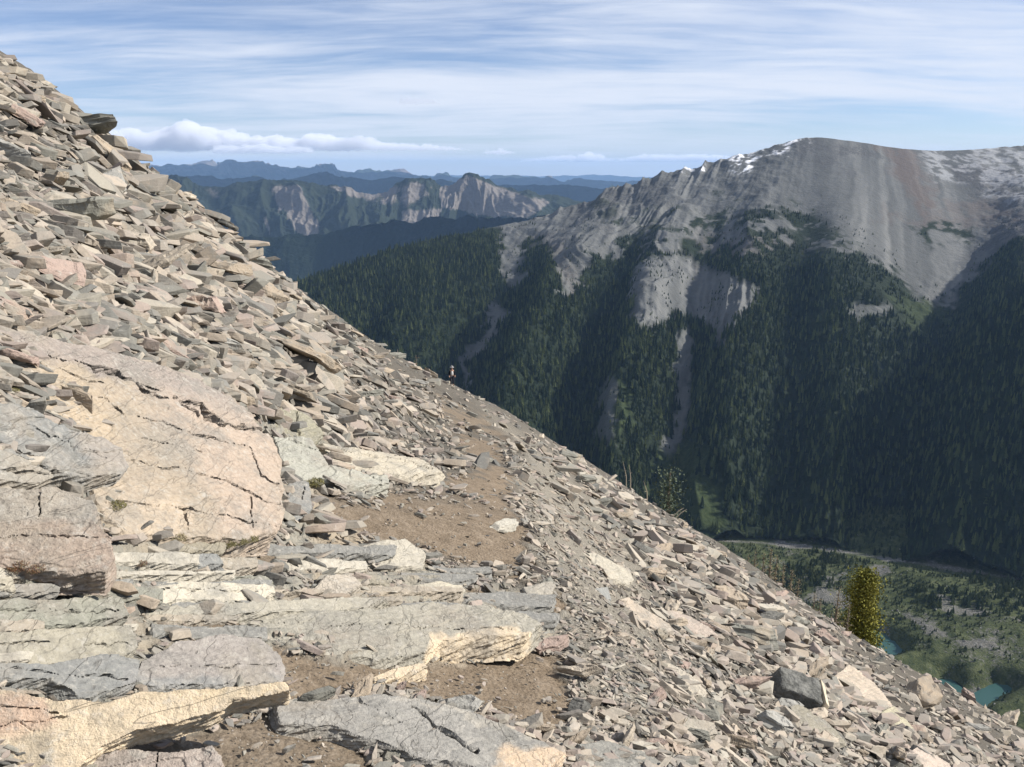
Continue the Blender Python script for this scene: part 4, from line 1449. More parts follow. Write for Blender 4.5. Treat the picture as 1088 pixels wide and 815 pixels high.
LEDGES = [
    ([(22, 612), (58, 609), (62, 630), (28, 632)], GREEN, 'squarish grey green block on the ledge under the brown block'),
    ([(-60, 607), (14, 610), (17, 628), (-60, 632)], (.42, .38, .29), 'pale cracked block at the left edge under the brown block'),
    ([(64, 612), (112, 614), (118, 634), (66, 633)], (.36, .33, .26), 'low buff ledge stone right of the squarish block'),
    ([(-70, 641), (40, 637), (132, 632), (139, 655), (90, 664), (0, 672), (-70, 676)], GREEN, 'long grey green ledge at the left edge under the row of blocks'),
    ([(-70, 676), (40, 668), (140, 662), (150, 690), (120, 704), (40, 706), (-70, 712)], (.34, .31, .24), 'mottled buff and grey ledge left of the rounded slab'),
    ([(-70, 700), (50, 704), (112, 694), (150, 702), (146, 728), (90, 742), (52, 722), (-70, 722)], GREY, 'dull grey ledge beside the rounded slab'),
    ([(122, 594), (170, 588), (232, 586), (240, 600), (180, 604), (125, 606)], GREY, 'narrow grey ledge just below the foot of the orange slab'),
    ([(150, 622), (200, 616), (292, 622), (296, 634), (230, 642), (165, 640)], (.52, .47, .37), 'pale cream ledge crossing below the orange slab'),
    ([(135, 640), (200, 642), (300, 636), (420, 634), (380, 648), (250, 654), (150, 656)], (.37, .34, .27), 'long thin pale ledge in the middle of the strata'),
    ([(240, 655), (300, 646), (380, 648), (450, 640), (520, 642), (562, 652), (576, 664), (560, 676), (470, 682), (454, 694), (400, 701), (340, 696), (300, 688), (262, 672)], (.335, .31, .25), 'broad layered ledge crossing the middle of the trail'),
    ([(150, 702), (185, 684), (235, 674), (275, 679), (297, 696), (304, 714), (300, 724), (230, 729), (160, 730), (138, 722)], (.30, .27, .24), 'rounded smooth grey brown slab at the left of the trail'),
    ([(58, 752), (100, 748), (142, 752), (146, 770), (110, 784), (64, 786), (46, 772)], (.26, .255, .23), 'grey angular patch of stone set in the cream rock'),
    ([(288, 462), (330, 462), (350, 492), (412, 506), (416, 516), (380, 520), (346, 516), (312, 512), (296, 486)], (.36, .35, .29), 'smooth grey green slab right of the orange slab'),
    ([(296, 430), (330, 440), (345, 462), (330, 470), (296, 466), (290, 446)], (.27, .25, .18), 'olive grey slab above the smooth grey green slab'),
    ([(340, 470), (400, 478), (450, 490), (470, 502), (430, 508), (380, 500), (350, 492)], (.44, .39, .30), 'buff slab bordering the upper side of the trail'),
    ([(304, 512), (328, 512), (334, 540), (322, 556), (304, 552)], GREY, 'rough grey stone at the lower right corner of the orange slab'),
    ([(290, 742), (330, 745), (400, 737), (450, 742), (500, 756), (545, 774), (604, 800), (590, 815), (540, 826), (478, 812), (440, 806), (400, 790), (352, 774), (296, 770)], (.285, .27, .24), 'wide flat grey slab in the foreground with a pale right end'),
    ([(225, 610), (270, 612), (300, 616), (296, 622), (240, 620)], GREEN, 'small flat green grey slab lying below the dirt pocket'),
]
for k, (poly, tn, lab) in enumerate(LEDGES):
    zn = []
    big = 'foreground' in lab
    if 'foreground' in lab:
        zn = [([(540, 798), (610, 796), (600, 830), (520, 830)], (.55, .42, .29), 5), ([(420, 742), (560, 775), (600, 795), (500, 765)], (.42, .38, .31), 5)]
    if 'middle of the trail' in lab:
        zn = [([(456, 676), (520, 670), (580, 668), (576, 684), (520, 694), (450, 700)], CREAM, 2.5)]
    if 'rounded' in lab:
        zn = [([(130, 715), (300, 722), (300, 740), (120, 740)], (.25, .245, .23), 5)]
    slab('bedrock_ledge', lab, B_, poly, None, 2.5 if not big else 6, 26 if not big else 50, tn, zones=zn, edge=2.4, rough=.8, nseed=k * 11,
         anchor=(np.mean([p[0] for p in poly]), max(p[1] for p in poly) - 4),
         cracks=[([(438, 752), (470, 778), (505, 800)], 2.0, .09), ([(380, 742), (430, 770)], .8, .03)] if big else [([(poly[0][0] + 20, poly[0][1] + 6), (poly[len(poly) // 2][0] - 12, poly[len(poly) // 2][1] - 6)], .8, .03)])
rl = random.Random(12)
thin = []
for k in range(46):
    for _try in range(30):
        v = rl.uniform(580, 700)
        u = rl.uniform(-20, 560)
        w_ = rl.uniform(60, 170)
        h_ = rl.uniform(6, 13)
        if (v < 606 and u < 110) or (v > 655 and u > 250) or (v > 672 and u > 110) or (v < 600 and u > 400) or (u + w_ * .5 > 560 and v < 630):
            continue
        if any(abs(u - a[0]) < (w_ + a[2]) * .42 and abs(v - a[1]) < (h_ + a[3]) * .52 for a in thin):
            continue
        thin.append((u, v, w_, h_))
        break
thin.sort(key=lambda a: a[0])
print('thin ledges', len(thin))
THN = {}
for k, (u, v, w_, h_) in enumerate(thin):
    top = [(u - w_ / 2 + w_ * f, v - h_ / 2 + rl.uniform(-2.2, 1.5)) for f in (0, rl.uniform(.2, .3), rl.uniform(.45, .6), rl.uniform(.75, .85), 1)]
    bot = [(u - w_ / 2 + w_ * f + rl.uniform(-4, 4), v + h_ / 2 + rl.uniform(-2, 2.5)) for f in (.98, rl.uniform(.65, .8), rl.uniform(.35, .5), .03)]
    cn, tn = rl.choice([('grey green', (.25, .245, .20)), ('buff', (.36, .31, .24)), ('pale cream', (.45, .41, .33)), ('grey', (.22, .215, .195)), ('olive brown', (.27, .24, .18))])
    zone_ = 'at the foot of the orange slab' if v < 625 else ('among the left strata' if u < 250 else 'beside the trail strata')
    o = slab('bedrock_ledge', f'thin {cn} ledge {zone_}', B_, top + bot, None, 2.0, 14, tn, edge=1.5, rough=.5, nseed=k * 7, group='thin bedrock ledges', anchor=(u, v + h_ / 2))
    THN.setdefault(o['label'], []).append(o)
for lab, lst in THN.items():
    if len(lst) > 1:
        for i, o in enumerate(lst):
            o['label'] = ('leftmost' if i == 0 else ('rightmost' if i == len(lst) - 1 else ('second', 'third', 'fourth', 'fifth', 'sixth')[min(i - 1, 4)] + ' from left')) + ' ' + lab
# cream faces
slab('bedrock_ledge', 'bright cream yellow rock face along the bottom left corner', B_,
     [(-70, 726), (0, 730), (60, 742), (110, 744), (150, 734), (230, 730), (302, 724), (308, 734), (250, 744), (222, 760), (190, 768), (145, 776), (110, 792), (84, 815), (60, 860), (-70, 880)],
     (.34, -.52, .8), 2, 26, CREAM, anchor=(150, 778), edge=2.2, rough=.5, steps=.5, zones=[([(-70, 730), (50, 738), (60, 770), (-70, 800)], (.50, .36, .26), 10), ([(150, 735), (306, 725), (240, 745)], (.56, .45, .30), 5)],
     cracks=[([(-20, 748), (30, 750), (60, 758)], .9, .03), ([(-20, 775), (20, 768), (70, 762)], .9, .03), ([(20, 768), (36, 776)], 1.2, .03)])
slab('rock_slab', 'thin cream sliver of rock lying in the trail dirt', 'rock', [(392, 719), (420, 710), (450, 704), (455, 709), (425, 717), (398, 724)], None, 2, 8, CREAM, edge=1.4, rough=.5, step=.7)
slab('rock_slab', 'pinkish grey rock lump cut off by the bottom edge of the picture', 'rock', [(100, 802), (120, 794), (180, 797), (226, 792), (236, 806), (232, 860), (100, 860)], (.2, -.4, 1), 6, 40, (.38, .32, .27), edge=2.5, anchor=(160, 812), cracks=[([(168, 790), (166, 815), (160, 850)], 2, .08)])
# single flat stones on and beside the trail
STONES = [
    ([(330, 630), (346, 612), (372, 610), (385, 621), (362, 634), (336, 636)], (.41, .36, .29), .15, 'wedge shaped grey stone standing at the left of the trail'),
    ([(386, 630), (420, 624), (470, 618), (494, 622), (486, 628), (440, 632), (400, 636)], (.48, .43, .33), .13, 'long pale slab with a dark undercut lying across the trail'),
    ([(362, 592), (386, 578), (430, 572), (452, 588), (450, 602), (420, 604), (380, 600)], (.44, .40, .32), .12, 'pale lumpy slab just above the long pale slab'),
    ([(524, 556), (536, 550), (549, 552), (548, 559), (530, 562)], (.43, .40, .33), .10, 'small pale stone lying alone on the right part of the dirt'),
    ([(612, 586), (632, 586), (668, 606), (674, 616), (664, 621), (636, 610), (620, 600)], (.42, .38, .30), .14, 'elongated buff slab pointing downhill right of the trail'),
    ([(556, 624), (585, 616), (592, 622), (586, 632), (562, 634)], (.40, .36, .29), .12, 'flat stone at the right end of the long pale slab'),
    ([(622, 626), (645, 624), (650, 638), (630, 642)], (.25, .25, .23), .12, 'dark grey squarish stone in the rubble right of the trail'),
    ([(650, 640), (668, 634), (712, 662), (716, 672), (690, 668), (664, 654)], (.42, .35, .27), .15, 'long tan slab below the dark squarish stone'),
    ([(690, 706), (712, 704), (742, 722), (752, 738), (736, 746), (704, 732)], (.43, .38, .30), .18, 'broad buff slab in the middle of the lower scree'),
    ([(700, 648), (716, 646), (752, 664), (764, 676), (744, 676), (714, 664)], (.40, .33, .27), .18, 'pinkish slab lying above the broad buff slab'),
    ([(612, 790), (640, 784), (690, 800), (720, 815), (700, 830), (640, 822)], (.25, .24, .21), .18, 'grey brown slab at the bottom edge right of the big foreground slab'),
    ([(690, 762), (720, 760), (760, 768), (764, 782), (730, 786), (700, 780)], (.37, .33, .26), .18, 'flat grey slab left of the dark boulder'),
    ([(838, 750), (850, 748), (884, 770), (900, 790), (880, 792), (846, 768)], (.26, .235, .18), .25, 'brown elongated slab below the dark boulder'),
    ([(886, 718), (902, 704), (930, 724), (950, 752), (930, 762), (900, 744)], (.47, .39, .30), .22, 'wide cream slab right of the dark boulder'),
    ([(936, 758), (950, 750), (972, 776), (978, 792), (960, 790)], (.42, .38, .26), .22, 'yellowish slab in the lower right scree'),
    ([(960, 800), (978, 792), (1010, 812), (1010, 840), (975, 830)], (.50, .41, .33), .22, 'bright slab at the bottom edge under the yellowish slab'),
]
for poly, tn, lf, lab in STONES:
    d0 = hit(np.mean([p[0] for p in poly]), np.mean([p[1] for p in poly]))[0][1]
    slab('flat_stone', lab, 'rock', poly, None, 5, 22, tn, edge=1.7, rough=.6, step=.8, nseed=len(lab),
         anchor=(np.mean([p[0] for p in poly]), np.mean([p[1] for p in poly])))

# ------------------------------------------------------------------ the larger loose rocks, one object each
TONES = {'buff': (.32, .262, .195), 'pinkish': (.32, .242, .20), 'greenish grey': (.195, .19, .16), 'dark grey': (.115, .112, .10), 'cream': (.43, .37, .29), 'pale grey': (.29, .28, .25)}


def tone_rock(name, tn):
    m, t = mat_new(name)
    g = t.n('ShaderNodeNewGeometry').outputs['Position']
    ob = t.n('ShaderNodeTexCoord').outputs['Object']
    rnd = t.n('ShaderNodeObjectInfo').outputs['Random']
    blot, fine = t.noise(g, 4.5, 6, .66), t.noise(g, 34, 4, .66)
    c = t.mix(rnd, tuple(a * .85 for a in tn), tuple(a * 1.15 for a in tn))
    c = t.mix(t.maprange(blot, .50, .68, 0, .7), c, (.22, .21, .18))
    c = t.mix(t.maprange(t.noise(g, 1.9, 4, .6), .52, .7, 0, .4), c, (.44, .34, .23))
    c = t.mix(t.maprange(fine, .45, .7, 0, .3), c, (.15, .14, .12))
    c = t.mix(t.maprange(t.noise(g, 17, 3, .5), .64, .7, 0, .45), c, (.50, .47, .40))
    strata = t.noise(t.scalevec(ob, (1.5, 1.5, 26.0)), 1.6, 5, .6)
    return finish(m, t, c, .88, t.math('ADD', t.math('ADD', blot, t.math('MULTIPLY', fine, .4)), t.math('MULTIPLY', strata, .6)), .85, .03, .2)


VAR = {}
for k, tn in TONES.items():
    mt = tone_rock(k.replace(' ', '_') + '_shale', tn)
    lst = []
    for me in DET:
        q = me.copy()
        q.materials.clear()
        q.materials.append(mt)
        lst.append(q)
    VAR[k] = lst

rngi = np.random.RandomState(77)
cu, cv, cP = cand(9000, u0=0, u1=1088, v0=40, v1=812, rng=rngi)
dm, bm_, gm = masks(cu, cv, cP)
okc = ~((cu < 90) & (cv < sil_v(cu) + 34)) & (np.maximum(dm, bm_) < .25) & (gm < .6) & ~inpoly(cu, cv, [(290, 470), (440, 425), (470, 405), (520, 415), (580, 480), (600, 620), (300, 620)]) & (cv > sil_v(cu) + 4)
cu, cv, cP = cu[okc], cv[okc], cP[okc]
placed = []
TARGET = 262
for i in range(len(cu)):
    lf = smooth(430, 260, cu[i])
    s = math.exp(rngi.normal(math.log(36 + 26 * lf), .33)) * (1 - .5 * (cv[i] < sil_v(cu[i]) + 26))
    s = min(s, 84)
    if any(math.hypot((cu[i] - a) * .8, (cv[i] - b2) * 1.35) < .37 * (s + s2) for a, b2, s2, _ in placed):
        continue
    placed.append((cu[i], cv[i], s, cP[i]))
    if len(placed) >= TARGET:
        break
print('big rocks', len(placed))


def where(u, v):
    above = v - float(sil_v(u))
    if u < 110 and v < 330 and above > 35:
        return 'near the left edge above orange slab'
    if above < 26:
        if u < 240:
            return 'on the upper left skyline'
        if u < 480:
            return 'on the edge left of the hiker'
        if u < 800:
            return 'on the edge above the dark valley'
        return 'on the edge before the lakes'
    if u < 300:
        return 'between the skyline and the orange slab'
    if u < 480:
        return 'on the rubble above the trail'
    if u < 700:
        return 'in the rubble right of the trail'
    if u < 900:
        return 'in the scree around the dark boulder'
    return 'in the lower right corner of the scree'


names = list(TONES)
Pp = np.array([p[3] for p in placed])
Nn = gnormal(Pp[:, 0], Pp[:, 1])
MM = frames(Pp, Nn, rngi, .20, .40, .40)
for i, (u, v, s, p) in enumerate(placed):
    k = names[rngi.choice(len(names), p=[.27, .19, .22, .06, .12, .14])]
    me = VAR[k][rngi.randint(len(DET))]
    size = s * p[1] / F
    o = bpy.data.objects.new('loose_rock', me)
    COL.objects.link(o)
    pos = Vector(p + Nn[i] * size * rngi.uniform(.12, .30))
    sc3 = (size * rngi.uniform(.95, 1.35), size * rngi.uniform(.8, 1.25), size * rngi.uniform(.9, 1.8))
    o.matrix_world = Matrix.Translation(pos) @ Matrix(MM[i].tolist()).to_4x4() @ Matrix.Diagonal((*sc3, 1))
    thick = 'thick' if sc3[2] > size * 1.1 else 'flat'
    big = 'large' if s > 52 else ('medium' if s > 36 else 'smaller')
    tag(o, f'{big} {thick} {k} rock {where(u, v)}', 'rock', 'large loose rocks of the talus slope')

groups_ = {}
for o in COL.objects:
    if o.name.startswith('loose_rock'):
        groups_.setdefault(o['label'], []).append((proj(*o.matrix_world.translation)[0], o))
ORD = ['leftmost', 'second', 'third', 'fourth', 'fifth', 'sixth', 'seventh', 'eighth', 'ninth', 'tenth', 'eleventh', 'twelfth']
for lab, lst in groups_.items():
    lst.sort(key=lambda q: q[0])
    nn = len(lst)
    for i, (uu_, o) in enumerate(lst):
        if nn == 2:
            o['label'] = ('left ', 'right ')[i] + lab.replace('middle sized', 'medium')
        elif nn > 2:
            o['label'] = (ORD[0] + ' ' if i == 0 else ('rightmost ' if i == nn - 1 else ORD[min(i, 11)] + ' from left ')) + lab.replace('middle sized', 'medium').replace('between the skyline and the orange slab', 'between skyline and orange slab').replace('in the scree around the dark boulder', 'around the dark boulder').replace('in the lower right corner of the scree', 'in the lower right scree')

# the boulder: shaded sides painted dark, sunlit end painted bright
bp = hit(838, 742)[0]
bs_ = bp[1] / F
m, t = mat_new('shaded_boulder')
g = t.n('ShaderNodeNewGeometry').outputs['Position']
finish(m, t, t.mix(t.maprange(t.noise(g, 6, 6, .7), .35, .65), (.10, .10, .09), (.24, .235, .21)), .9, t.noise(g, 9, 7, .7), 1.0, .08)
m2, t2 = mat_new('sunlit_rock_face')
g2 = t2.n('ShaderNodeNewGeometry').outputs['Position']
finish(m2, t2, t2.mix(t2.maprange(t2.noise(g2, 5, 5, .6), .4, .7), (.56, .48, .35), (.46, .39, .28)), .9, t2.noise(g2, 14, 5, .7), .7, .03)


def solid(name, pts, mat, sub=3, amp=.03, bev=.02, parent=None):
    bm = bmesh.new()
    for p in pts:
        bm.verts.new(p)
    bmesh.ops.convex_hull(bm, input=bm.verts)
    bmesh.ops.dissolve_limit(bm, angle_limit=R(4), verts=bm.verts, edges=bm.edges)
    if bev:
        bmesh.ops.bevel(bm, geom=list(bm.edges), offset=bev, segments=2, affect='EDGES', profile=.5, clamp_overlap=True)
    bmesh.ops.triangulate(bm, faces=bm.faces)
    for _ in range(sub):
        ln = [e for e in bm.edges if e.calc_length() > .06]
        bmesh.ops.subdivide_edges(bm, edges=ln, cuts=1)
        bmesh.ops.triangulate(bm, faces=[f for f in bm.faces if len(f.verts) > 3])
    bm.normal_update()
    for v in bm.verts:
        v.co += v.normal * mnoise.fractal(v.co * 5, .9, 2.1, 4) * amp
    me = bpy.data.meshes.new(name)
    bm.to_mesh(me)
    bm.free()
    me.materials.append(mat)
    o = bpy.data.objects.new(name, me)
    COL.objects.link(o)
    o.parent = parent
    return o


bo = bpy.data.objects.new('boulder', None)
COL.objects.link(bo)
bo.location = bp
bo.rotation_euler = (R(4), R(30), R(-8))
S_ = 62 * bs_
bo.scale = (S_, S_, S_)
tag(bo, 'dark angular boulder with one bright sunlit face in the lower scree', 'boulder')
solid('rock_body', [(-.5, -.35, -.2), (.38, -.45, -.25), (.38, .35, -.25), (-.5, .35, -.2), (-.42, -.28, .30), (.36, -.38, .52), (.36, .30, .56), (-.38, .30, .36)], m, 4, .035, .03, bo)
solid('sunlit_face', [(.40, -.46, -.22), (.40, .36, -.22), (.38, -.38, .56), (.38, .30, .58), (.55, -.44, -.20), (.55, .34, -.2), (.50, -.36, .50), (.50, .28, .52)], m2, 3, .012, .015, bo)

# ------------------------------------------------------------------ trees behind the edge of the slope
def base_at(u, vtop, extra):
    q = float(ray(u, vtop)[0])
    y = float(brk(q)) / math.hypot(1, q) + extra
    x = q * y
    z = float(ground0(np.array([x]), np.array([y]))[0])
    dz = float(ray(u, vtop)[1])
    return Vector((x, y, z)), y * dz - z


def bark_mat(name, a, b):
    m, t = mat_new(name)
    ob = t.n('ShaderNodeTexCoord').outputs['Object']
    return finish(m, t, t.mix(t.noise(t.scalevec(ob, (6, 6, 1)), 3, 4, .6), a, b), .95)


BARK = bark_mat('bark', (.10, .08, .06), (.22, .18, .14))
DEAD = bark_mat('dead_wood', (.30, .25, .18), (.50, .43, .33))


def tube(bm, pts, rad, seg=6):
    rings = []
    for i, (p, r) in enumerate(zip(pts, rad)):
        p = Vector(p)
        d = (Vector(pts[min(i + 1, len(pts) - 1)]) - Vector(pts[max(i - 1, 0)])).normalized()
        a = d.orthogonal().normalized()
        b = d.cross(a)
        rings.append([bm.verts.new(p + (a * math.cos(6.2832 * k / seg) + b * math.sin(6.2832 * k / seg)) * r) for k in range(seg)])
    for A, B in zip(rings[:-1], rings[1:]):
        for k in range(seg):
            bm.faces.new((A[k], A[(k + 1) % seg], B[(k + 1) % seg], B[k]))
    bm.faces.new(rings[-1])
    bm.faces.new(rings[0][::-1])


def needle_tree(name, label, base, H, wid, cols, seed, nclump=2600, kz=.12, group=None, leafs=1.0):
    r = random.Random(seed)
    root = bpy.data.objects.new(name, None)
    COL.objects.link(root)
    root.location = base
    tag(root, label, 'tree', group)
    bm = bmesh.new()
    tube(bm, [(0, 0, -.3), (.02 * H, 0, H * .3), (0, .01 * H, H * .65), (0, 0, H * .98)], [H * .022, H * .017, H * .010, H * .002], 8)
    mt, t = mat_new(name + '_needles')
    at = t.attr('rnd')
    finish(mt, t, t.ramp(at, [(0, cols[0]), (.5, cols[1]), (1, cols[2])]), .8, spec=.15)
    V, Fc, Rn = [], [], []
    nb = int(26 + H * 6)
    for i in range(nb):
        f = (i + r.random()) / nb
        z = H * (kz + (1 - kz) * f)
        a = r.uniform(0, 6.2832)
        env = wid * 1.55 * (1 - f) * (.62 + .38 * min(1, f * 4)) * (1 + .22 * math.sin(f * 31 + seed))
        L = max(.12, env * r.uniform(.5, 1.25))
        tip = Vector((math.cos(a) * L, math.sin(a) * L, z + L * r.uniform(-.1, .28)))
        st_ = Vector((0, 0, z))
        tube(bm, [st_, st_.lerp(tip, .5) - Vector((0, 0, L * .05)), tip], [H * .004, H * .003, H * .001], 4)
        clumps = max(4, int(nclump / nb * (L / wid + .3)))
        tone_b = r.random()
        for _ in range(clumps):
            s = r.random() ** .6
            c0 = st_.lerp(tip, s) + Vector((r.gauss(0, 1), r.gauss(0, 1), r.gauss(0, .5))) * (.034 * H * (.4 + .6 * s)) * leafs
            d1 = Vector((r.gauss(0, 1), r.gauss(0, 1), r.gauss(.4, .8))).normalized() * .0085 * H * r.uniform(.6, 1.5)
            d2 = d1.cross(Vector((r.gauss(0, 1), r.gauss(0, 1), r.gauss(0, 1)))).normalized() * .0036 * H * r.uniform(.6, 1.6)
            k = len(V)
            V += [c0 - d2, c0 + d2, c0 + d1]
            Fc.append((k, k + 1, k + 2))
            Rn += [min(1, max(0, tone_b * .6 + r.random() * .4))] * 3
    me = bpy.data.meshes.new('trunk')
    bm.to_mesh(me)
    bm.free()
    me.materials.append(BARK)
    tr = link('trunk', me, root)
    link('crown', mesh_np('crown', np.array([v[:] for v in V]), np.array(Fc), mt, {'rnd': np.array(Rn)}), root)
    return root


b0, H0 = base_at(921, 608, 22)
print('tree', b0, H0)
needle_tree('conifer', 'bushy golden green conifer standing at the edge above the lake', b0 - Vector((0, 0, .3)), H0 + .3, 2.1, ((.085, .095, .018), (.19, .18, .032), (.31, .28, .06)), 5, 70000,   .06)
b1, H1 = base_at(712, 502, 45)
needle_tree('conifer', 'pale grey green conifer top rising behind the slope edge', b1, H1, 1.5, ((.05, .07, .045), (.085, .105, .065), (.15, .17, .115)), 6, 9000, .2)
b2, H2 = base_at(974, 716, 20)
needle_tree('conifer', 'small pale tan conifer between the arms of the lower lake', b2, H2, .9, ((.12, .12, .06), (.19, .18, .10), (.28, .26, .16)), 8, 4000, .1)
b3, H3 = base_at(442, 378, 12)
needle_tree('conifer', 'tiny rusty conifer poking above the slope edge left of the hiker', b3, H3, .35, ((.25, .15, .07), (.34, .21, .10), (.40, .28, .15)), 9, 500, .05)

SNAGS = [(803, 585, 12, 'f', 'leftmost of the yellowish larches in a row behind the slope edge'), (812, 588, 14, 'f', 'second yellowish larch from the left behind the slope edge'),
         (820, 583, 16, 'f', 'tallest yellowish larch in the middle of the row'), (826, 590, 15, 'f', 'yellowish larch just right of the tallest one'),
         (833, 600, 14, 'f', 'slim yellowish larch right of the row centre'), (842, 605, 15, 'f', 'isolated slim yellowish larch right of the row'), (849, 614, 13, 'f', 'short yellowish larch at the right end of the row'),
         (795, 590, 13, 'f', 'faint slim larch just left of the row'), (866, 630, 12, 'f', 'low yellowish larch right of the row end'), (872, 636, 12, 'f', 'lowest yellowish larch near the dark overhanging slab'),
         (892, 624, 15, 'f', 'slim pale larch left of the golden green conifer'), (903, 642, 14, 'f', 'short pale larch close to the golden green conifer'),
         (672, 494, 9, 'd', 'thin bare dead stem above the dark valley'), (669, 490, 10, 'd', 'slender dead stem leaning beside the thin one'), (691, 511, 8, 'd', 'bleached curved dead stem on the slope edge'),
         (454, 394, 8, 'd', 'small bleached dead stem left of the hiker'), (425, 371, 8, 'd', 'tiny bleached dead stem high on the slope edge'), (1008, 726, 10, 'd', 'bare branch above the lower right slope edge'), (1018, 734, 10, 'd', 'second bare branch above the lower right slope edge')]
LARCH = None
for k, (u, v, ex, ty, lab) in enumerate(SNAGS):
    bb, HH = base_at(u, v, ex)
    if ty == 'f':
        needle_tree('larch', lab, bb, HH, .10 + .11 * HH, ((.22, .19, .10), (.32, .27, .15), (.42, .36, .22)), 40 + k, 1300, .05, 'yellowish larches behind the slope edge', .55)
    else:
        r = random.Random(k)
        bm = bmesh.new()
        lean = r.uniform(-.12, .05)
        tube(bm, [(0, 0, -.2), (lean * HH * .4, 0, HH * .4), (lean * HH * .6, 0, HH * .75), (lean * HH * 1.4, .03, HH)], [.07, .055, .04, .012], 6)
        for _ in range(7):
            z = HH * r.uniform(.35, .95)
            a = r.uniform(0, 6.28)
            L = r.uniform(.1, .35)
            tube(bm, [(lean * z, 0, z), (lean * z + math.cos(a) * L, math.sin(a) * L, z + r.uniform(-.05, .2))], [.02, .006], 4)
        me = bm_mesh('dead_tree', bm, DEAD)
        o = link('dead_tree', me)
        o.location = bb
        tag(o, lab, 'dead tree', 'dead stems on the slope edge')
for k, (u, v, du, lab) in enumerate([(716, 541, 10, 'upper of two bleached branches pointing up to the right'), (718, 544, 11, 'lower of two bleached branches pointing up to the right')]):
    p = hit(u, v + 4)[0]
    if not np.isfinite(p[1]):
        p = np.array(base_at(u, v, -4)[0])
    s = p[1] / F
    bm = bmesh.new()
    L = du * s * 1.2
    tube(bm, [(-.15, 0, -.2), (L * .5, .1, L * .35 + .1), (L, .2, L * .55 + .15 + k * .02)], [.06, .045, .015], 6)
    tube(bm, [(L * .5, .1, L * .35 + .1), (L * .7, .0, L * .6 + .1)], [.02, .006], 5)
    o = link('dead_branch', bm_mesh('dead_branch', bm, DEAD))
    o.location = (p[0], p[1], p[2] + k * -.1 + .1)
    tag(o, lab, 'branch')

# ------------------------------------------------------------------ small alpine plants
bpy.context.view_layer.update()
DG = bpy.context.evaluated_depsgraph_get()


def plant(label, u, v, wpx, cols, seed, flower=None):
    dx_, dz_ = ray(u, v)
    ok_, loc_, nn_, _i, _o, _m = SC.ray_cast(DG, Vector((0, 0, 0)), Vector((float(dx_), 1.0, float(dz_))).normalized())
    p = np.array(loc_) if ok_ else hit(u, v)[0]
    s = p[1] / F * wpx * 1.15
    r = random.Random(seed)
    V, Fc, Rn = [], [], []
    for i in range(420):
        a, q = r.uniform(0, 6.2832), r.random() ** .6 * .5
        c0 = Vector((math.cos(a) * q * s, math.sin(a) * q * s, r.uniform(0, .45) * s * (1 - q * 1.2)))
        d = Vector((r.gauss(0, .7), r.gauss(0, .7), abs(r.gauss(.7, .5)))).normalized() * s * r.uniform(.08, .2)
        sd = d.cross(Vector((r.gauss(0, 1), r.gauss(0, 1), .2))).normalized() * s * .018
        k = len(V)
        V += [c0 - sd, c0 + sd, c0 + d]
        Fc.append((k, k + 1, k + 2))
        Rn += [r.random()] * 3
    mt, t = mat_new('plant_leaves')
    finish(mt, t, t.ramp(t.attr('rnd'), [(0, cols[0]), (.6, cols[1]), (1, cols[2])]), .85)
    o = link('alpine_plant', mesh_np('alpine_plant', np.array([v_[:] for v_ in V]), np.array(Fc), mt, {'rnd': np.array(Rn)}))
    o.location = p
    o.location.z -= .01
    return o


OLV = ((.09, .085, .03), (.18, .165, .06), (.32, .28, .13))
RED = ((.12, .05, .03), (.20, .11, .06), (.22, .20, .10))
for k, (u, v, wd, cl, lab, lift) in enumerate([
    (335, 514, 18, OLV, 'olive green cushion plant on the slab beside the trail', .1), (123, 538, 20, OLV, 'small olive plant growing on the orange slab', .34),
    (244, 578, 14, OLV, 'left one of the plants at the foot of the orange slab', .1), (257, 576, 13, OLV, 'middle one of the plants at the foot of the orange slab', .1), (268, 573, 13, OLV, 'right one of the plants at the foot of the orange slab', .1),
    (190, 572, 16, ((.2, .16, .08), (.3, .25, .14), (.42, .36, .22)), 'dry straw coloured tuft at the foot of the orange slab', .1),
    (20, 602, 20, RED, 'dark reddish plant in front of the brown block', .25), (38, 604, 18, RED, 'reddish green plant right of the dark reddish one', .25), (150, 598, 12, RED, 'tiny red plant among the chips below the orange slab', .05),
    (13, 415, 12, OLV, 'little plant in the dark crack of the orange slab', .3)]):
    o = plant(lab, u, v, wd, cl, 500 + k)
    tag(o, lab, 'plant', 'small plants growing between the rocks')

# ------------------------------------------------------------------ hiker
def skin_mesh(name, verts, edges, radii, mat, parent, root=0, sub=1):
    me = bpy.data.meshes.new(name)
    me.from_pydata(verts, edges, [])
    o = bpy.data.objects.new(name, me)
    COL.objects.link(o)
    sk = o.modifiers.new('skin', 'SKIN')
    for i, rd in enumerate(radii):
        rd = rd if isinstance(rd, tuple) else (rd, rd)
        me.skin_vertices[0].data[i].radius = rd
        me.skin_vertices[0].data[i].use_root = i == root
    o.modifiers.new('sub', 'SUBSURF').levels = sub
    o.modifiers['sub'].render_levels = sub
    dg = bpy.context.evaluated_depsgraph_get()
    m2_ = bpy.data.meshes.new_from_object(o.evaluated_get(dg))
    bpy.data.objects.remove(o)
    m2_.materials.clear()
    m2_.materials.append(mat)
    for p in m2_.polygons:
        p.use_smooth = True
    q = bpy.data.objects.new(name, m2_)
    COL.objects.link(q)
    q.parent = parent
    return q


def plain(name, c, rough=.8):
    m, t = mat_new(name)
    ob = t.n('ShaderNodeTexCoord').outputs['Object']
    return finish(m, t, t.mix(t.noise(ob, 14, 3), tuple(a * .8 for a in c), tuple(min(1, a * 1.15) for a in c)), rough)


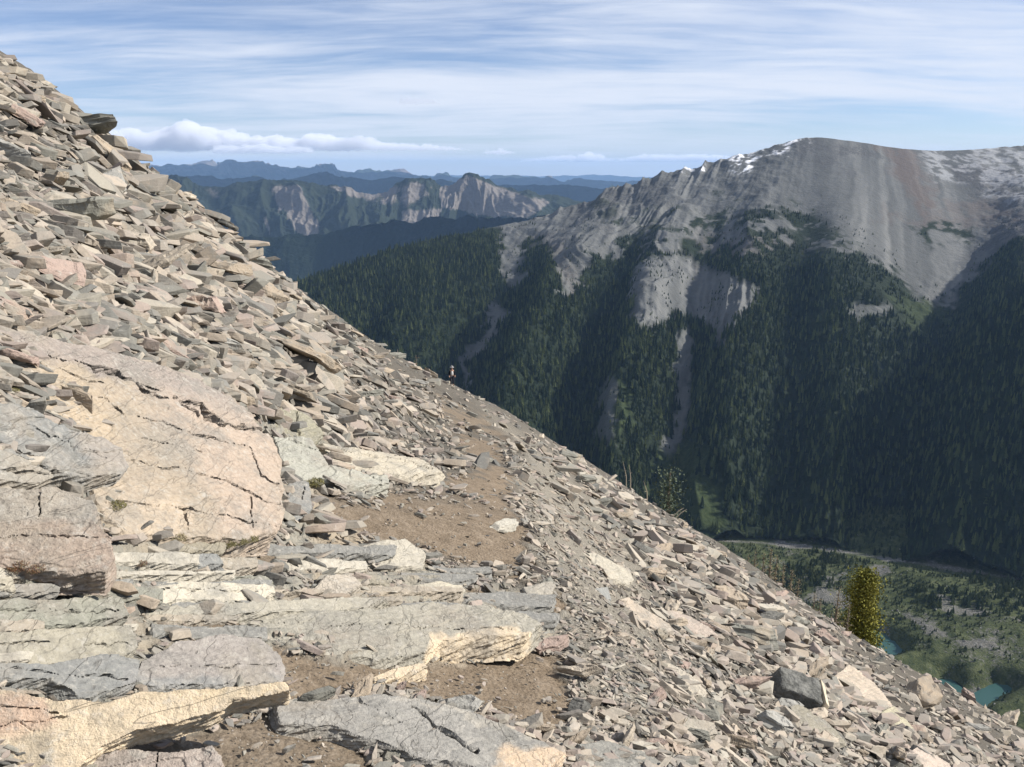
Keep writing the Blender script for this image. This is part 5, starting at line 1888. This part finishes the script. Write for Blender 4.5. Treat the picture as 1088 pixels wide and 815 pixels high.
SKINM, SHIRT, JACK, PANTS, HATM, PACK, BOOT = (plain(n_, c_) for n_, c_ in (('skin', (.45, .27, .19)), ('white_shirt', (.62, .62, .60)), ('dark_jacket', (.012, .013, .018)), ('dark_trousers', (.035, .035, .045)), ('grey_hat', (.30, .29, .28)), ('backpack', (.03, .035, .05)), ('boots', (.06, .045, .03))))
hp = hit(480.5, 411.5)[0]
if not np.isfinite(hp[1]):
    hp = np.array((-6.1, 84.0, float(ground0(np.array([-6.1]), np.array([84.]))[0])))
print('hiker', hp)
per = bpy.data.objects.new('person', None)
COL.objects.link(per)
per.location = Vector(hp) + Vector((0, 0, .08))
per.rotation_euler = (0, 0, R(8))
tag(per, 'hiker in a dark open jacket, white shirt and grey hat walking up the trail', 'person')
# facing the camera (-y)
bv = [(0, 0, .95), (0, 0, 1.12), (0, .01, 1.30), (0, .01, 1.44), (0, -.01, 1.53), (0, -.03, 1.60), (0, -.03, 1.70), (0, -.02, 1.76),
      (-.10, 0, .90), (-.11, -.12, .50), (-.11, .02, .10), (-.11, -.12, .05), (.10, 0, .90), (.11, .06, .50), (.12, .20, .12), (.12, .08, .05),
      (-.19, .01, 1.40), (-.27, .02, 1.12), (-.24, -.18, .95), (-.24, -.25, .93), (.19, .01, 1.40), (.27, .03, 1.12), (.25, -.16, .96), (.25, -.23, .94)]
be = [(0, 1), (1, 2), (2, 3), (3, 4), (4, 5), (5, 6), (6, 7), (0, 8), (8, 9), (9, 10), (10, 11), (0, 12), (12, 13), (13, 14), (14, 15), (3, 16), (16, 17), (17, 18), (18, 19), (3, 20), (20, 21), (21, 22), (22, 23)]
br_ = [(.14, .10), (.13, .095), (.15, .10), (.12, .08), .055, .085, .095, .06, .085, .06, .045, .04, .085, .06, .045, .04, .055, .045, .036, .032, .055, .045, .036, .032]
skin_mesh('body', bv, be, br_, SKINM, per)
skin_mesh('trousers', [(0, 0, .98), (-.10, 0, .90), (-.11, -.12, .50), (-.11, .01, .14), (.10, 0, .90), (.11, .06, .50), (.12, .19, .16)], [(0, 1), (1, 2), (2, 3), (0, 4), (4, 5), (5, 6)], [(.155, .115), .10, .078, .066, .10, .078, .066], PANTS, per)
skin_mesh('shirt', [(0, -.01, .97), (0, -.015, 1.15), (0, -.01, 1.32), (0, -.01, 1.45)], [(0, 1), (1, 2), (2, 3)], [(.14, .125), (.14, .12), (.15, .12), (.08, .07)], SHIRT, per)
skin_mesh('jacket', [(-.13, .03, .92), (-.14, .03, 1.15), (-.13, .02, 1.36), (-.19, .01, 1.40), (-.27, .02, 1.12), (-.245, -.14, .98), (0, .06, 1.40), (.13, .02, 1.36), (.14, .03, 1.15), (.13, .03, .92), (.19, .01, 1.40), (.27, .03, 1.12), (.25, -.12, .99)],
          [(0, 1), (1, 2), (2, 3), (3, 4), (4, 5), (2, 6), (6, 7), (7, 8), (8, 9), (7, 10), (10, 11), (11, 12)], [.075, .078, .075, .07, .058, .046, .075, .075, .078, .075, .07, .058, .046], JACK, per, 6)
for sx_, fy_, z_ in ((-.11, 0, 0), (.12, .17, .02)):
    skin_mesh('boot', [(sx_, .04 + fy_, .06 + z_), (sx_, -.05 + fy_, .05 + z_), (sx_, -.17 + fy_, .04 + z_), (sx_, .03 + fy_, .18 + z_)], [(0, 1), (1, 2), (0, 3)], [.055, .05, .04, .055], BOOT, per)
for sx_ in (-1, 1):
    for k in range(5):
        a = (k - 2) * .016
        if k == 0:
            pts = [(.24 * sx_, -.24, .93), (.205 * sx_, -.262, .93), (.192 * sx_, -.285, .915)]
        else:
            pts = [(.24 * sx_ + a, -.25, .93), (.24 * sx_ + a, -.295, .925 + .004 * (k == 3)), (.24 * sx_ + a, -.315, .895)]
        skin_mesh('finger', pts, [(0, 1), (1, 2)], [.010, .009, .008], SKINM, per, 0, 1)
bm = bmesh.new()
bmesh.ops.create_cone(bm, cap_ends=True, segments=24, radius1=.20, radius2=.19, depth=.015, matrix=Matrix.Translation((0, -.03, 1.735)))
bmesh.ops.create_cone(bm, cap_ends=True, segments=24, radius1=.112, radius2=.09, depth=.12, matrix=Matrix.Translation((0, -.03, 1.795)))
link('hat', bm_mesh('hat', bm, HATM), per)
bm = bmesh.new()
bmesh.ops.create_cube(bm, size=1, matrix=Matrix.Translation((0, .2, 1.22)) @ Matrix.Diagonal((.30, .2, .5, 1)))
bmesh.ops.bevel(bm, geom=list(bm.edges), offset=.06, segments=3, affect='EDGES', profile=.5)
link('backpack', bm_mesh('backpack', bm, PACK), per)
# face
bm = bmesh.new()
bmesh.ops.create_cone(bm, cap_ends=True, segments=10, radius1=.02, radius2=.008, depth=.05, matrix=Matrix.Translation((0, -.125, 1.64)) @ Matrix.Rotation(R(20), 4, 'X'))
link('nose', bm_mesh('nose', bm, SKINM), per)
BLK = plain('dark_features', (.03, .02, .02))
for sx_ in (-.035, .035):
    bm = bmesh.new()
    bmesh.ops.create_uvsphere(bm, u_segments=10, v_segments=6, radius=.013, matrix=Matrix.Translation((sx_, -.115, 1.67)))
    link('eye', bm_mesh('eye', bm, BLK), per)
skin_mesh('beard', [(-.05, -.09, 1.60), (0, -.11, 1.575), (.05, -.09, 1.60)], [(0, 1), (1, 2)], [.028, .034, .028], plain('beard', (.06, .04, .03)), per, 1)
#END#
